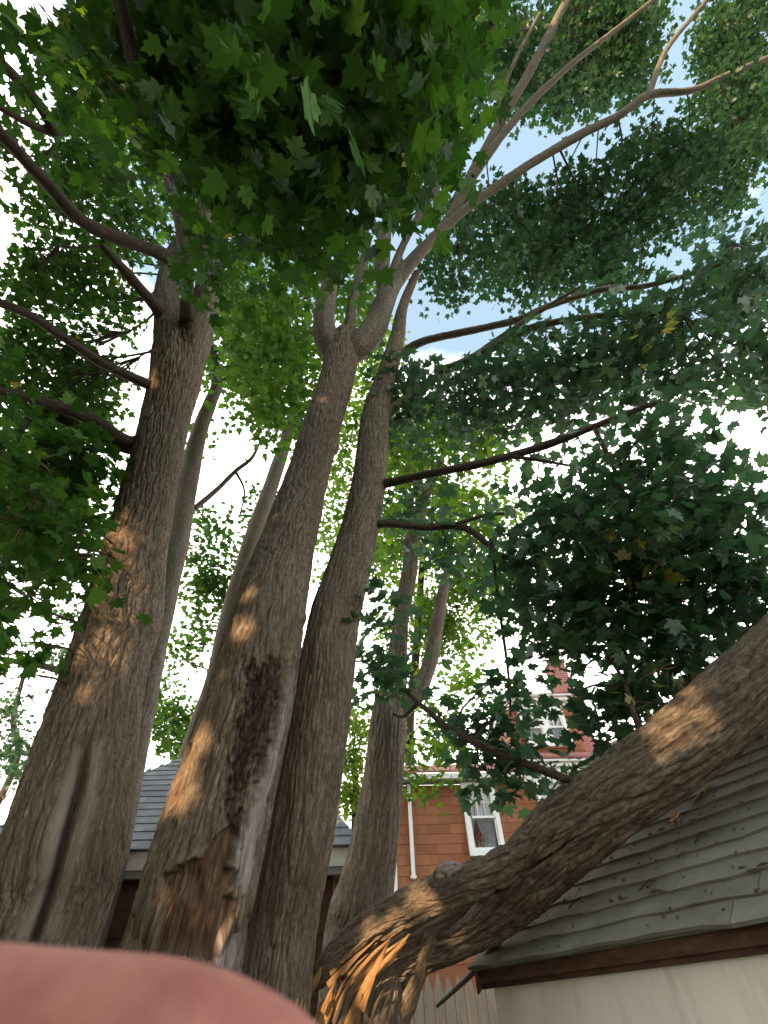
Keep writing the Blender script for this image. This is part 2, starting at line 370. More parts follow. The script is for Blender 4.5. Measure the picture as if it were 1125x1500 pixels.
def brick():
    k = NT('red_brick', 0.85, 0.15); b = k.n('TexBrick', Scale=1.0)
    b.inputs['Color1'].default_value = (0.34, 0.10, 0.085, 1); b.inputs['Color2'].default_value = (0.42, 0.15, 0.13, 1); b.inputs['Mortar'].default_value = (0.42, 0.3, 0.27, 1)
    b.inputs['Brick Width'].default_value = 0.21; b.inputs['Row Height'].default_value = 0.075; b.inputs['Mortar Size'].default_value = 0.008
    t = k.n('TexCoord'); mp = k.n('Mapping'); mp.inputs['Rotation'].default_value = (math.pi / 2, 0, 0); k.l(t.outputs['Object'], mp.inputs['Vector']); k.l(mp.outputs['Vector'], b.inputs['Vector'])
    k.col(b.outputs['Color']); return k.m
M['red_brick'] = brick()
def skin():
    k = NT('skin', 0.55, 0.3); n = k.noise(k.coord(), 110, 6, 0.7)
    k.col(k.ramp(n, [(0.3, (0.28, 0.095, 0.08)), (0.7, (0.42, 0.17, 0.13))]))
    k.b.inputs['Subsurface Weight'].default_value = 0.25; k.b.inputs['Subsurface Radius'].default_value = (0.004, 0.0015, 0.001)
    k.nor(k.bump(k.noise(k.coord(), 900, 3), 0.2, 0.0004)); return k.m
M['skin'] = skin()

# ------------------------------------------------------------------ setting: ground
gr = poly('ground', [(-150, -150, 0), (150, -150, 0), (150, 150, 0), (-150, 150, 0)], [(0, 1, 2, 3)], M['ground']); tag(gr, 'bare soil and thin grass under the trees', None, kind='structure')

# ------------------------------------------------------------------ buildings
def window(parent, x0, x1, z0, z1, Y, frame=0.10, split=0.5, grid=(3, 2), screen=True):
    """double-hung window on a wall facing -Y at Y: casing, two sashes, panes, muntins"""
    w = bpy.data.objects.new('window', None); link(w, parent)
    Y = Y - 0.11; yo = Y - 0.045
    def fr(nm, a0, a1, b0, b1, t, y0, y1, sill=0):
        V, F = [], []
        for (p, q, r_, s_) in ((a0, a0 + t, b0, b1), (a1 - t, a1, b0, b1), (a0 + t, a1 - t, b0, b0 + t + sill), (a0 + t, a1 - t, b1 - t, b1)):
            o = len(V); V += [(x, y, z) for x in (p, q) for y in (y0, y1) for z in (r_, s_)]; F += [tuple(i + o for i in f) for f in BOXF]
        return poly(nm, V, F, M['white_paint'], w)
    fr('casing', x0, x1, z0, z1, frame, yo, Y + 0.12)
    a0, a1, b0, b1 = x0 + frame, x1 - frame, z0 + frame, z1 - frame
    bm_ = b0 + (b1 - b0) * split
    fr('sash', a0, a1, bm_ - 0.02, b1, 0.045, Y - 0.02, Y + 0.03)
    fr('sash', a0, a1, b0, bm_ + 0.022, 0.045, Y + 0.012, Y + 0.052, 0.02)
    poly('pane', [(a0, Y + 0.012, bm_), (a1, Y + 0.012, bm_), (a1, Y + 0.012, b1), (a0, Y + 0.012, b1)], [(0, 1, 2, 3)], M['glass'], w)
    poly('pane', [(a0, Y + 0.034, b0), (a1, Y + 0.034, b0), (a1, Y + 0.034, bm_), (a0, Y + 0.034, bm_)], [(0, 1, 2, 3)], M['glass'], w)
    for i in range(1, grid[0]):
        x = a0 + 0.045 + (a1 - a0 - 0.09) * i / grid[0]; box('muntin', x - 0.008, x + 0.008, Y - 0.004, Y + 0.008, bm_ + 0.02, b1 - 0.045, M['white_paint'], w)
    for j in range(1, grid[1]):
        z = bm_ + 0.02 + (b1 - 0.065 - bm_) * j / grid[1]; box('muntin', a0 + 0.045, a1 - 0.045, Y - 0.006, Y + 0.006, z - 0.008, z + 0.008, M['white_paint'], w)
    n = 24; V = []
    for i in range(n + 1):
        x = a0 + (a1 - a0) * i / n; y = Y + 0.075 + 0.012 * math.sin(i * 1.9)
        V += [(x, y, bm_ - 0.05), (x, y, b1)]
    poly('curtain', V, [(2 * i, 2 * i + 2, 2 * i + 3, 2 * i + 1) for i in range(n)], M['curtain'], w, True)
    poly('window_shade', [(a0, Y + 0.1, b0), (a1, Y + 0.1, b0), (a1, Y + 0.1, bm_), (a0, Y + 0.1, bm_)], [(0, 1, 2, 3)], M['screen'], w)
    return w

HY = 12.7
house = thing('shingled_house', 'red cedar shingled house with white windows and a brick chimney behind the trees', 'house')
hx0 = at_Y(577, 1300, HY)[0]; hx1 = hx0 + 8.5
eave_z = at_Y(640, 1150, HY)[2]; bay_x = at_Y(776, 1190, HY)[0]
bay_z = at_Y(810, 1131, HY)[2]
wall = box('wall', hx0, hx1, HY, HY + 6, 0, eave_z, M['cedar'], house)
def shingles(parent, x0, x1, z0, z1, Y, holes, mat, h=0.2, w=(0.16, 0.38), t=0.014, name='shingle'):
    z = z0; row = 0
    while z < z1 - 0.01:
        x = x0 - random.uniform(0, 0.15); top = min(z + h + 0.012, z1)
        while x < x1:
            ww = random.uniform(*w); a, b = max(x, x0), min(x + ww - 0.004, x1)
            segs = [(a, b)]
            for (q0, q1, r0, r1) in holes:
                if z + h > r0 and z < r1:
                    ns = []
                    for (s0, s1) in segs:
                        if s1 <= q0 or s0 >= q1: ns.append((s0, s1)); continue
                        if s0 < q0: ns.append((s0, q0))
                        if s1 > q1: ns.append((q1, s1))
                    segs = ns
            for (s0, s1) in segs:
                if s1 - s0 < 0.03: continue
                d = random.uniform(0, 0.006); zz = z + random.uniform(-0.004, 0.004)
                V = [(s0, Y - t - d, zz), (s1, Y - t - d, zz), (s1, Y - 0.002, zz), (s0, Y - 0.002, zz), (s0, Y - 0.004, top), (s1, Y - 0.004, top), (s1, Y - 0.002, top), (s0, Y - 0.002, top)]
                poly(name, V, [(0, 1, 5, 4), (0, 3, 2, 1), (1, 2, 6, 5), (0, 4, 7, 3)], mat, parent)
            x += ww
        z += h; row += 1
w1 = (at_Y(672, 1155, HY)[0], at_Y(742, 1250, HY)[0], at_Y(716, 1254, HY)[2], eave_z - 0.02)
w1 = (at_Y(681, 1203, HY)[0], at_Y(731, 1203, HY)[0], at_Y(710, 1256, HY)[2], eave_z - 0.01)
x_w2 = at_Y(787, 1175, HY)[0]
w2 = (x_w2, x_w2 + (w1[1] - w1[0]), at_Y(800, 1241, HY)[2], bay_z - 0.16)
shingles(wall, hx0 + 0.09, bay_x + 2.2, at_Y(680, 1412, HY)[2], eave_z - 0.004, HY, [(*w1[:2], w1[2], w1[3] + 1), (*w2[:2], w2[2], w2[3] + 1)], M['cedar'], 0.2)
bayw = box('bay_wall', bay_x - 0.05, hx1, HY - 0.012 + 0.05, HY + 5.9, eave_z + 0.003, bay_z, M['white_paint'], house)
window(house, *w1, HY - 0.02, grid=(3, 2))
window(house, *w2, HY - 0.02, grid=(3, 3))
box('corner_board', hx0 - 0.03, hx0 + 0.086, HY - 0.045, HY + 0.1, 0.2, eave_z - 0.004, M['white_paint'], house)
# gutter and soffit over the left part, white moulded eave over the bay
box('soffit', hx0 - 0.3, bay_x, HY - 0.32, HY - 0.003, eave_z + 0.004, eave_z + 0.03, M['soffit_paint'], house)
gut = box('gutter', hx0 - 0.3, bay_x, HY - 0.44, HY - 0.323, eave_z + 0.006, eave_z + 0.13, M['fascia_paint'], house)
dsx = at_Y(599, 1160, HY)[0]
dsp = box('downspout', dsx - 0.045, dsx + 0.045, HY - 0.115, HY - 0.03, at_Y(608, 1289, HY)[2], eave_z + 0.003, M['white_paint'], house)
for zz in (eave_z - 0.36, at_Y(608, 1289, HY)[2] + 0.02):
    box('bracket', dsx - 0.075, dsx + 0.075, HY - 0.125, HY - 0.02, zz, zz + 0.035, M['white_paint'], dsp)
for i, (o_, h_, zz) in enumerate(((0.10, 0.10, bay_z - 0.02), (0.2, 0.09, bay_z + 0.08), (0.30, 0.06, bay_z + 0.17))):
    box('eave_moulding', bay_x - 0.05 - o_ * 0.4, hx1 + 0.1, HY - o_, HY + 0.3, zz, zz + h_ - 0.004, M['white_paint'], house)
# lower roof from the bay eave up to the dormer, left roof
DY = HY + 0.95
def roof_slab(name, x0, x1, y0, z0, y1, z1, mat, parent, t=0.06):
    return poly(name, [(x0, y0, z0), (x1, y0, z0), (x1, y1, z1), (x0, y1, z1), (x0, y0, z0 - t), (x1, y0, z0 - t), (x1, y1, z1 - t), (x0, y1, z1 - t)],
                [(0, 1, 2, 3), (7, 6, 5, 4), (0, 4, 5, 1), (1, 5, 6, 2), (2, 6, 7, 3), (3, 7, 4, 0)], mat, parent)
dz0 = at_Y(800, 1098, DY)[2]
lower = roof_slab('lower_roof', bay_x - 0.1, hx1 + 0.2, HY - 0.34, bay_z + 0.29, DY + 0.25, dz0 + 0.02, M['red_shingle'], house)
roof_slab('roof', hx0 - 0.35, bay_x - 0.1, HY - 0.45, eave_z + 0.2, HY + 3.0, eave_z + 1.6, M['red_shingle'], house)
dorm = bpy.data.objects.new('dormer', None); link(dorm, house)
dx0 = at_Y(748, 1060, DY)[0]; dx1 = at_Y(851, 1080, DY)[0]
dz1 = at_Y(790, 1036, DY)[2]
box('dormer_wall', dx0, dx1, DY, DY + 3, dz0 - 1.2, dz1 + 0.05, M['cedar'], dorm)
wx0 = at_Y(764, 1070, DY)[0]; wx2 = at_Y(829, 1066, DY)[0]; wm = (wx0 + wx2) / 2 + 0.02
window(house, wx0, wm, dz0 + 0.03, dz1 - 0.1, DY - 0.02, 0.11, 0.48, (3, 3))
window(house, wm + 0.004, wx2, dz0 + 0.03, dz1 - 0.1, DY - 0.024, 0.11, 0.48, (3, 3))
box('window_header', wx0 - 0.3, wx2 + 0.06, DY - 0.05, DY, dz1 - 0.095, dz1, M['white_paint'], dorm)
shingles(house, wx2 + 0.004, dx1, dz0 - 0.05, dz1 - 0.004, DY, [], M['cedar'], 0.19)
for i, (o_, zz, h_) in enumerate(((0.12, dz1 + 0.004, 0.1), (0.26, dz1 + 0.108, 0.1), (0.36, dz1 + 0.212, 0.06))):
    box('dormer_cornice', dx0 - o_ * 0.6, dx1 + o_ * 0.3 - 0.05, DY - o_, DY + 3.0, zz, zz + h_, M['white_paint'], dorm)
rz = dz1 + 0.275; ax0, ax1 = dx0 - 0.26, dx1 + 0.08
poly('dormer_roof', [(ax0, DY - 0.4, rz), (ax1, DY - 0.4, rz), (ax1, DY + 3, rz), (ax0, DY + 3, rz), (ax0 + 0.75, DY + 1.3, rz + 0.85), (ax1 - 0.75, DY + 1.3, rz + 0.85)],
     [(0, 1, 5, 4), (1, 2, 5), (2, 3, 4, 5), (3, 0, 4), (3, 2, 1, 0)], M['red_shingle'], dorm)
chx0 = at_Y(846, 1060, DY + 0.6)[0]
chim = box('chimney', chx0 - 0.30, chx0 + 0.20, DY + 0.3, DY + 1.0, eave_z - 0.5, at_Y(820, 985, DY + 0.3)[2] + 0.4, M['red_brick'], house)
box('chimney_cap', chx0 - 0.35, chx0 + 0.25, DY + 0.24, DY + 1.06, at_Y(820, 985, DY + 0.3)[2] + 0.402, at_Y(820, 985, DY + 0.3)[2] + 0.5, M['red_brick'], house)
# ornament in the lit window
oc = at_Y(701, 1228, HY - 0.062); orn = thing('window_ornament', 'dark red hanging ornament behind the pane of the house window beside the downspout', 'ornament'); orn.location = Vector(oc)
poly('tassel', [(0, -0.01, 0.36), (-0.13, 0, 0), (-0.07, 0, -0.2), (0.03, 0, -0.14), (0.1, 0, -0.2), (0.14, 0, -0.02), (0, 0.01, 0.36), (0.0, -0.02, -0.05)],
     [(0, 1, 7), (1, 2, 7), (2, 3, 7), (3, 4, 7), (4, 5, 7), (5, 0, 7), (6, 5, 1), (5, 4, 3), (5, 3, 1), (3, 2, 1)], M['ornament'], orn)
box('cord', -0.008, 0.008, -0.008, 0.008, 0.34, 0.8, M['ornament'], orn)

# garage behind the left trees: hip roof
GY = 6.5
gar = thing('hip_roof_garage', 'dark brown garage with grey hip roof and white fascia behind the big trunks', 'garage')
ez = at_Y(350, 1243, GY)[2]; gx1 = at_Y(527, 1240, GY)[0]; gx0 = at_Y(-95, 1250, GY)[0]
fz0 = ez - 0.19
gw = box('wall', gx0 + 0.35, gx1 - 0.35, GY + 0.36, GY + 5.0, 0, fz0 + 0.1, M['brown_siding'], gar)
shingles(gw, gx0 + 0.35, gx1 - 0.34, fz0 - 1.5, fz0 - 0.02, GY + 0.36, [], M['brown_siding'], 0.24, (0.3, 0.6), 0.02)
box('fascia', gx0, gx1, GY, GY + 0.03, fz0, ez - 0.012, M['fascia_paint'], gar)
box('fascia', gx1 - 0.03, gx1, GY + 0.031, GY + 5.3, fz0, ez - 0.012, M['fascia_paint'], gar)
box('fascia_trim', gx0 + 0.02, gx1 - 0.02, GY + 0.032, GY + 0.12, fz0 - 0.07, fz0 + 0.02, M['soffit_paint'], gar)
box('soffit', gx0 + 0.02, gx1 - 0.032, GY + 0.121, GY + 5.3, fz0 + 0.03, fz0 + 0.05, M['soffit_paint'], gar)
apex = at_Y(250, 1102, GY + 2.6); ridge_z = apex[2]; D_ = 2.6; ry = GY - 0.06
rxa, rxb = gx0 + 1.9, gx1 - 1.9
groof = poly('roof', [(gx0 - 0.06, ry, ez - 0.01), (gx1 + 0.06, ry, ez - 0.01), (gx1 + 0.06, ry + 2 * D_, ez - 0.01), (gx0 - 0.06, ry + 2 * D_, ez - 0.01), (rxa, ry + D_, ridge_z), (rxb, ry + D_, ridge_z)],
     [(0, 1, 5, 4), (1, 2, 5), (2, 3, 4, 5), (3, 0, 4), (3, 2, 1, 0)], M['garage_shingle'], gar)
def hip_tabs(parent, A, B, P, Q, courses, w, mat, t=0.008, wav=0.0, name='shingle', skipfn=None):
    """overlapping shingle tabs on the roof plane A-B (eave) up to P (over A) - Q (over B)"""
    A, B, P, Q = map(np.asarray, (A, B, P, Q)); nrm = norm(np.cross(B - A, P - A)); up = None
    for c in range(courses):
        t0, t1 = c / courses, (c + 1.12) / courses
        L0, L1 = A + (P - A) * t0, B + (Q - B) * t0; M0, M1 = A + (P - A) * min(t1, 1), B + (Q - B) * min(t1, 1)
        W = np.linalg.norm(L1 - L0); e = (L1 - L0) / W; u = -random.uniform(0, w)
        lo, hi = (M0 - L0) @ e, (M1 - L0) @ e; upv = (M0 - L0) - e * lo
        while u < W:
            ww = w * random.uniform(0.85, 1.15); a, b = max(u, 0), min(u + ww - 0.006, W); u += ww
            if b - a < 0.04: continue
            a1, b1 = np.clip([a, b], lo, hi)
            if b1 - a1 < 0.01: a1, b1 = a, a + 0.012
            if skipfn is not None and skipfn(L0 + e * (a + b) / 2): continue
            k = 6; V = []; lift = random.uniform(0.0, 0.004)
            for i in range(k + 1):
                q = i / k; s_ = a + (b - a) * q; base = L0 + e * s_ - upv * (wav * (0.5 + gnoise(np.array([s_ * 5.0 + c * 9.1, c * 3.3, 1.5]))) )
                V += [base + nrm * (t + lift + 0.002), base + nrm * 0.0005, L0 + e * (a1 + (b1 - a1) * q) + upv + nrm * 0.0025]
            F = []
            for i in range(k):
                o = 3 * i; F += [(o, o + 3, o + 5, o + 2), (o + 1, o + 4, o + 3, o)]
            F += [(0, 2, 1), (3 * k, 3 * k + 1, 3 * k + 2)]
            poly(name, V, F, mat, parent)
hip_tabs(groof, (gx0 - 0.07, ry - 0.01, ez - 0.01), (gx1 + 0.07, ry - 0.01, ez - 0.01), (rxa, ry + D_, ridge_z), (rxb, ry + D_, ridge_z), 17, 0.33, M['garage_shingle'], 0.012)

# shed under the fallen tree
SH = 0.33; ech = CAM_H + SH
sa = at_H(690, 1417, ech); sb_ = at_H(1125, 1338, ech)
ed = norm(sb_ - sa); sb = sa + ed * (np.linalg.norm(sb_ - sa) + 1.2)      # eave runs on past the frame
back = np.array([-ed[1], ed[0], 0.0]);  back = back if back[0] > 0 else -back
PIT = math.radians(40); SLOPE = 3.0
upr = back * math.cos(PIT) + np.array([0, 0, 1.0]) * math.sin(PIT); rn = norm(np.cross(ed, upr)); rn = rn if rn[2] > 0 else -rn
shed = thing('garden_shed', 'low pale stucco shed with worn grey shingle roof under the fallen trunk', 'shed')
ridge0 = sa + upr * SLOPE; ridge1 = sb + upr * SLOPE
dn = np.array([0, 0, -1.0])
sroof = slab('roof', sa + dn * 0.0 - rn * 0.03, sb - sa, upr * SLOPE, rn * 0.028, M['shed_shingle'], shed)
far0, far1 = ridge0 * 1.0, ridge1 * 1.0
slab('back_roof', ridge0 - rn * 0.03, ridge1 - ridge0, back * math.cos(PIT) * SLOPE - np.array([0, 0, 1]) * math.sin(PIT) * SLOPE, np.array([0, 0, 0.028]), M['shed_shingle'], shed)
hip_tabs(sroof, sa - upr * 0.02, sb - upr * 0.02, ridge0, ridge1, 21, 0.95, M['shed_shingle'], 0.016, 0.16)
wi = back * 0.10 + ed * 0.12
wl = np.linalg.norm(sb - sa) - 0.2
slab('wall', np.array([*(sa + wi)[:2], 0.0]), ed * wl, back * 0.18, np.array([0, 0, ech - 0.03]), M['stucco'], shed)
gb = back * (2 * SLOPE * math.cos(PIT) - 0.2)
gw_o = sa + wi; zt = ech - 0.03
gV = [gw_o * [1, 1, 0] + back * 0.181, gw_o * [1, 1, 0] + gb, (gw_o + gb) * [1, 1, 0] + np.array([0, 0, zt]), (gw_o + gb * 0.5) * [1, 1, 0] + np.array([0, 0, ech + SLOPE * math.sin(PIT) - 0.2]), gw_o * [1, 1, 0] + back * 0.181 + np.array([0, 0, zt])]
gV2 = [v + ed * 0.15 for v in gV]
poly('gable_wall', gV + gV2, [(0, 1, 2, 3, 4), (9, 8, 7, 6, 5)] + [(i, i + 5, (i + 1) % 5 + 5, (i + 1) % 5) for i in range(5)], M['stucco'], shed)
slab('fascia', sa + back * 0.035 + dn * 0.088, ed * (wl + 0.2), back * 0.025, -dn * 0.083, M['brown_fascia'], shed)
slab('fascia_trim', sa + back * 0.062 + dn * 0.112, ed * (wl + 0.2), back * 0.036, -dn * 0.05, M['brown_fascia'], shed)
slab('rake_board', sa + ed * 0.005 - rn * 0.036 + dn * 0.11, upr * SLOPE, ed * 0.03, -dn * 0.10, M['brown_fascia'], shed)

# bent drip edge torn off the shed corner
st = thing('bent_drip_edge', 'dark bent metal edge strip sticking down off the shed roof corner', 'metal strip')
p0, p1, p2 = at(640, 1474, 3.34), at(692, 1425, 3.24), at(752, 1352, 3.12)
tube('strip', [(*p0, 0.012), (*p1, 0.02), (*((p1 + p2) / 2), 0.022), (*p2, 0.016)], M['dark_metal'], st, 8, 0.1)

# picket fence
FY = 7.2
fence = thing('picket_fence', 'weathered pale picket fence with pointed tops behind the stump', 'fence')
fx0 = at_Y(560, 1430, FY)[0]
ftop = at_Y(640, 1428, FY)[2]
for i in range(16):
    x = fx0 + i * 0.118; h = ftop + random.uniform(-0.02, 0.02); w_ = 0.104; tz = random.uniform(-0.004, 0.004)
    V = []
    for y in (FY + tz, FY + 0.02 + tz):
        V += [(x, y, 0.05), (x + w_, y, 0.05), (x + w_, y, h - 0.13), (x + w_ * 0.5 + 0.01, y, h), (x + w_ * 0.5 - 0.01, y, h), (x, y, h - 0.13)]
    poly('picket', V, [(0, 1, 2, 3, 4, 5), (11, 10, 9, 8, 7, 6)] + [(i_, i_ + 6, (i_ + 1) % 6 + 6, (i_ + 1) % 6) for i_ in range(6)], M['old_picket'], fence)
for zz in (0.35, ftop - 0.45):
    box('rail', fx0 - 0.1, fx0 + 1.95, FY + 0.026, FY + 0.065, zz, zz + 0.09, M['old_picket'], fence)
for xx in (fx0 - 0.1, fx0 + 1.9):
    box('post', xx, xx + 0.09, FY + 0.066, FY + 0.156, 0, ftop - 0.2, M['old_picket'], fence)

# ------------------------------------------------------------------ leaves
def leaf_base(lod):
    R = [(0.0, 0.03), (0.14, -0.03), (0.40, 0.0), (0.31, 0.14), (0.47, 0.24), (0.64, 0.50), (0.46, 0.44), (0.27, 0.47), (0.31, 0.70), (0.14, 0.73), (0.0, 1.0)] if lod == 0 else \
        [(0.0, 0.0), (0.38, 0.0), (0.30, 0.17), (0.62, 0.5), (0.27, 0.48), (0.0, 1.0)] if lod == 1 else [(0.0, 0.0), (0.45, 0.1), (0.5, 0.55), (0.0, 1.0)]
    out = R + [(-x, y) for x, y in reversed(R[1:-1])]
    P = [(0, 0.34, 0)] + [(x, y, 0.0) for x, y in out]
    V = np.array(P); r2 = V[:, 0] ** 2
    V[:, 2] = -0.28 * r2 - 0.22 * (V[:, 1] - 0.34) ** 2 * np.sign(V[:, 1] - 0.1) + 0.10 * np.abs(V[:, 0])
    V[0, 2] = 0.0
    n = len(out); F = np.array([(0, 1 + i, 1 + (i + 1) % n) for i in range(n)])
    V[:, 1] -= 0.02
    return V, F
LB = {k: leaf_base(k) for k in (0, 1, 2)}
def leaf_frames(pos, outd, n, droop=0.5, tilt=0.55):
    N = norm(np.array([0, 0, 1.0]) + rng.normal(size=(n, 3)) * tilt)
    Tp = norm(outd + rng.normal(size=(n, 3)) * 0.55 + np.array([0, 0, -droop]))
    Tp = norm(Tp - N * (Tp * N).sum(-1, keepdims=True)); X = np.cross(Tp, N)
    return np.stack([X, Tp, N], -1)
class Crown:
    def __init__(s): s.P, s.R, s.S, s.T, s.B = [], [], [], [], []; s.twig = []
    def add(s, pos, R, size, tint, big):
        s.P.append(pos); s.R.append(R); s.S.append(size); s.T.append(tint); s.B.append(big)
    def merged(s): return [np.concatenate(q) for q in (s.P, s.R, s.S, s.T, s.B)]
def thin_twigs(name, segs, mat, parent):
    """many 4-sided tapered twigs joined"""
    if not segs: return
    A = np.array([q[0] for q in segs]); B = np.array([q[1] for q in segs]); ra = np.array([q[2] for q in segs]); rb = np.array([q[3] for q in segs])
    T = norm(B - A); h = np.where(np.abs(T[:, 2:3]) < 0.9, np.array([[0, 0, 1.0]]), np.array([[1.0, 0, 0]])); N = norm(np.cross(T, h)); Bn = np.cross(T, N)
    mid = (A + B) / 2 + rng.normal(size=A.shape) * np.linalg.norm(B - A, axis=1)[:, None] * 0.05
    V = []
    for P_, r_ in ((A, ra), (mid, (ra + rb) / 2), (B, rb)):
        for k in range(4):
            a = math.pi / 2 * k; V.append(P_ + (N * math.cos(a) + Bn * math.sin(a)) * r_[:, None])
    V = np.stack(V, 1).reshape(-1, 3); F = []
    for l in (0, 4):
        for k in range(4): F.append([l + k, l + (k + 1) % 4, l + 4 + (k + 1) % 4, l + 4 + k])
    F = (np.array(F)[None] + 12 * np.arange(len(segs))[:, None, None]).reshape(-1, 4)
    o = mesh_np(name, V, F, mat, parent, True, {'bk': V}); o['kind'] = 'stuff'; return o
def fill_blob(cr_, b, limbs, tintmu=0.45):
    """b = (x, y, rx, ry, z, zr, coverage, leaf size)"""
    x, y, rx, ry, z, zr, cov, ls = b[:8]; tintmu = b[8] if len(b) > 8 else tintmu; ls = ls * (1.0 if z < 8 else 1.15); lp = ls * FPX / z
    n = max(6, int((1.75 if z < 8 else 1.8) * cov * math.pi * rx * ry / (lp * lp * 0.40))); per = 9 if z < 8 else 26; m = max(2, n // per)
    r = np.sqrt(rng.random(m)); t = rng.random(m) * 2 * math.pi
    dz = rng.normal(size=m) * 0.55
    sc = at_arr(x + rx * r * np.cos(t), y + ry * r * np.sin(t), np.maximum(z + zr * dz, z * 0.7))
    cen = at(x, y, z); sig = ls * (1.15 if z < 8 else 1.45)
    idx = np.repeat(np.arange(m), per); k = len(idx)
    off = rng.normal(size=(k, 3)) * sig * np.array([1, 1, 0.55])
    pos = sc[idx] + off
    R = leaf_frames(pos, norm(off + 0.001), k)
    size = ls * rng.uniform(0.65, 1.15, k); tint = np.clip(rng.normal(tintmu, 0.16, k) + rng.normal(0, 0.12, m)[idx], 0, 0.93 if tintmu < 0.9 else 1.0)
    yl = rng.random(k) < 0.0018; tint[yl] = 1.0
    cr_.add(pos, R, size, tint, np.full(k, z < 5.0))
    if limbs is not None and len(limbs):
        d = np.linalg.norm(limbs - cen, axis=1); a = limbs[int(d.argmin())]; L = d.min()
        r0 = min(0.03, 0.008 + 0.006 * L)
        md = a + (cen - a) * 0.5 + rng.normal(size=3) * 0.06 * L + np.array([0, 0, 0.05 * L])
        if L > 0.25: cr_.twig += [(a, md, r0, r0 * 0.75), (md, cen, r0 * 0.75, r0 * 0.45)]
        for q in sc:
            s0 = md if rng.random() < 0.35 else cen + (q - cen) * rng.uniform(0, 0.4)
            cr_.twig.append((s0, q, 0.006 if z < 6 else 0.009, 0.002))
# sunlit spots in the photo (x, y, depth, radius): gaps left between the leaves on the sun's way to them
FLECKS = [(150, 920, 4.1, 0.32), (172, 850, 4.5, 0.34), (135, 975, 3.9, 0.25), (190, 780, 5.1, 0.28), (180, 810, 4.9, 0.28), (232, 565, 6.4, 0.24), (214, 690, 5.7, 0.09), (250, 480, 7.2, 0.12),
          (362, 915, 3.75, 0.13), (342, 960, 3.55, 0.09), (318, 1012, 3.45, 0.05), (376, 875, 3.95, 0.11), (412, 765, 5.1, 0.09), (490, 985, 3.95, 0.06),
          (985, 1045, 2.8, 0.19), (1020, 1015, 2.8, 0.18), (955, 1070, 2.85, 0.09), (865, 1180, 2.9, 0.05), (615, 1322, 3.1, 0.17), (585, 1338, 3.1, 0.16), (535, 1385, 3.1, 0.10), (550, 1410, 3.08, 0.13), (465, 1440, 3.1, 0.12), (478, 1485, 3.05, 0.14), (570, 1400, 3.1, 0.08),
          (645, 1478, 4.6, 0.26), (480, 420, 8.6, 0.13), (545, 480, 8.3, 0.10), (600, 800, 7.8, 0.08),
          
          (90, 60, 3.0, 0.3), (130, 90, 3.1, 0.25), (345, 275, 3.5, 0.14), (935, 800, 3.8, 0.16), (930, 700, 4.1, 0.10), (975, 1005, 3.5, 0.14), (60, 480, 5.4, 0.10)]
FP = np.array([at(x, y, z) for x, y, z, r in FLECKS]); FR = np.array([f[3] for f in FLECKS])
def carve(pos, extra=0.05, tmin=0.25):
    keep = np.ones(len(pos), bool); wob = 1 + 0.3 * gnoise(pos * 2.1)
    for p, r in zip(FP, FR):
        d = pos - p; t = d @ S; dist = np.linalg.norm(d - t[:, None] * S, axis=1)
        keep &= ~((dist < (r + extra) * wob) & (t > tmin))
    return keep
def bake_crown(cr_, parent, mat, single=0, name='crown'):
    P, R, Sz, Tn, Bg = cr_.merged()
    kp = carve(P); P, R, Sz, Tn, Bg = P[kp], R[kp], Sz[kp], Tn[kp], Bg[kp]
    px, py, z = proj(P)
    vis = (px > -40) & (px < 1165) & (py > -40) & (py < 1540) & (z > 0.3)
    if single:
        key = np.where(vis & Bg, Sz / np.maximum(z, 0.3), -1); order = np.argsort(-key)[:single]; order = order[key[order] > 0]
        bv, bf = LB[0]; meshes = []
        for q in range(6):
            me = bpy.data.meshes.new('leaf'); bv2 = bv * np.array([rng.uniform(0.9, 1.1), 1, rng.uniform(0.3, 1.8)])
            me.from_pydata([tuple(map(float, v)) for v in bv2], [], [tuple(map(int, f)) for f in bf]); me.update(); me.materials.append(mat)
            at_ = me.attributes.new('tint', 'FLOAT', 'POINT'); at_.data.foreach_set('value', np.full(len(bv), (0.25, 0.38, 0.45, 0.52, 0.62, 0.75)[q], np.float32)); meshes.append(me)
        for q in order:
            o = bpy.data.objects.new('leaf', meshes[min(5, max(0, int((Tn[q] - 0.2) / 0.1)))])
            mm = np.eye(4); mm[:3, :3] = R[q] * Sz[q]; mm[:3, 3] = P[q]
            link(o, parent); o.matrix_world = Matrix(mm.tolist())
        keep = np.ones(len(P), bool); keep[order] = False
        P, R, Sz, Tn, Bg, z, vis = P[keep], R[keep], Sz[keep], Tn[keep], Bg[keep], z[keep], vis[keep]
    VV, FF, TT, o = [], [], [], 0
    pxs = Sz * FPX / np.maximum(z, 0.5)
    lod = np.where(vis & (pxs > 17), 0, np.where(vis & (pxs > 6.5), 1, 2))
    for L in (0, 1, 2):
        s_ = lod == L; n = int(s_.sum())
        if not n: continue
        bv, bf = LB[L]
        cz = rng.uniform(0.2, 2.2, n)[:, None]; bvn = np.broadcast_to(bv, (n, *bv.shape)).copy(); bvn[..., 2] *= cz
        V = np.einsum('nij,nkj->nki', R[s_], bvn) * Sz[s_][:, None, None] + P[s_][:, None]
        F = bf[None] + (o + len(bv) * np.arange(n))[:, None, None]; o += n * len(bv)
        VV.append(V.reshape(-1, 3)); FF.append(F.reshape(-1, 3)); TT.append(np.repeat(Tn[s_], len(bv)))
    ob = mesh_np(name, np.concatenate(VV), np.concatenate(FF), mat, parent, False, {'tint': np.concatenate(TT)})
    ob['kind'] = 'stuff'
    thin_twigs('twigs', cr_.twig, M['bark_branch'], parent)
    return ob

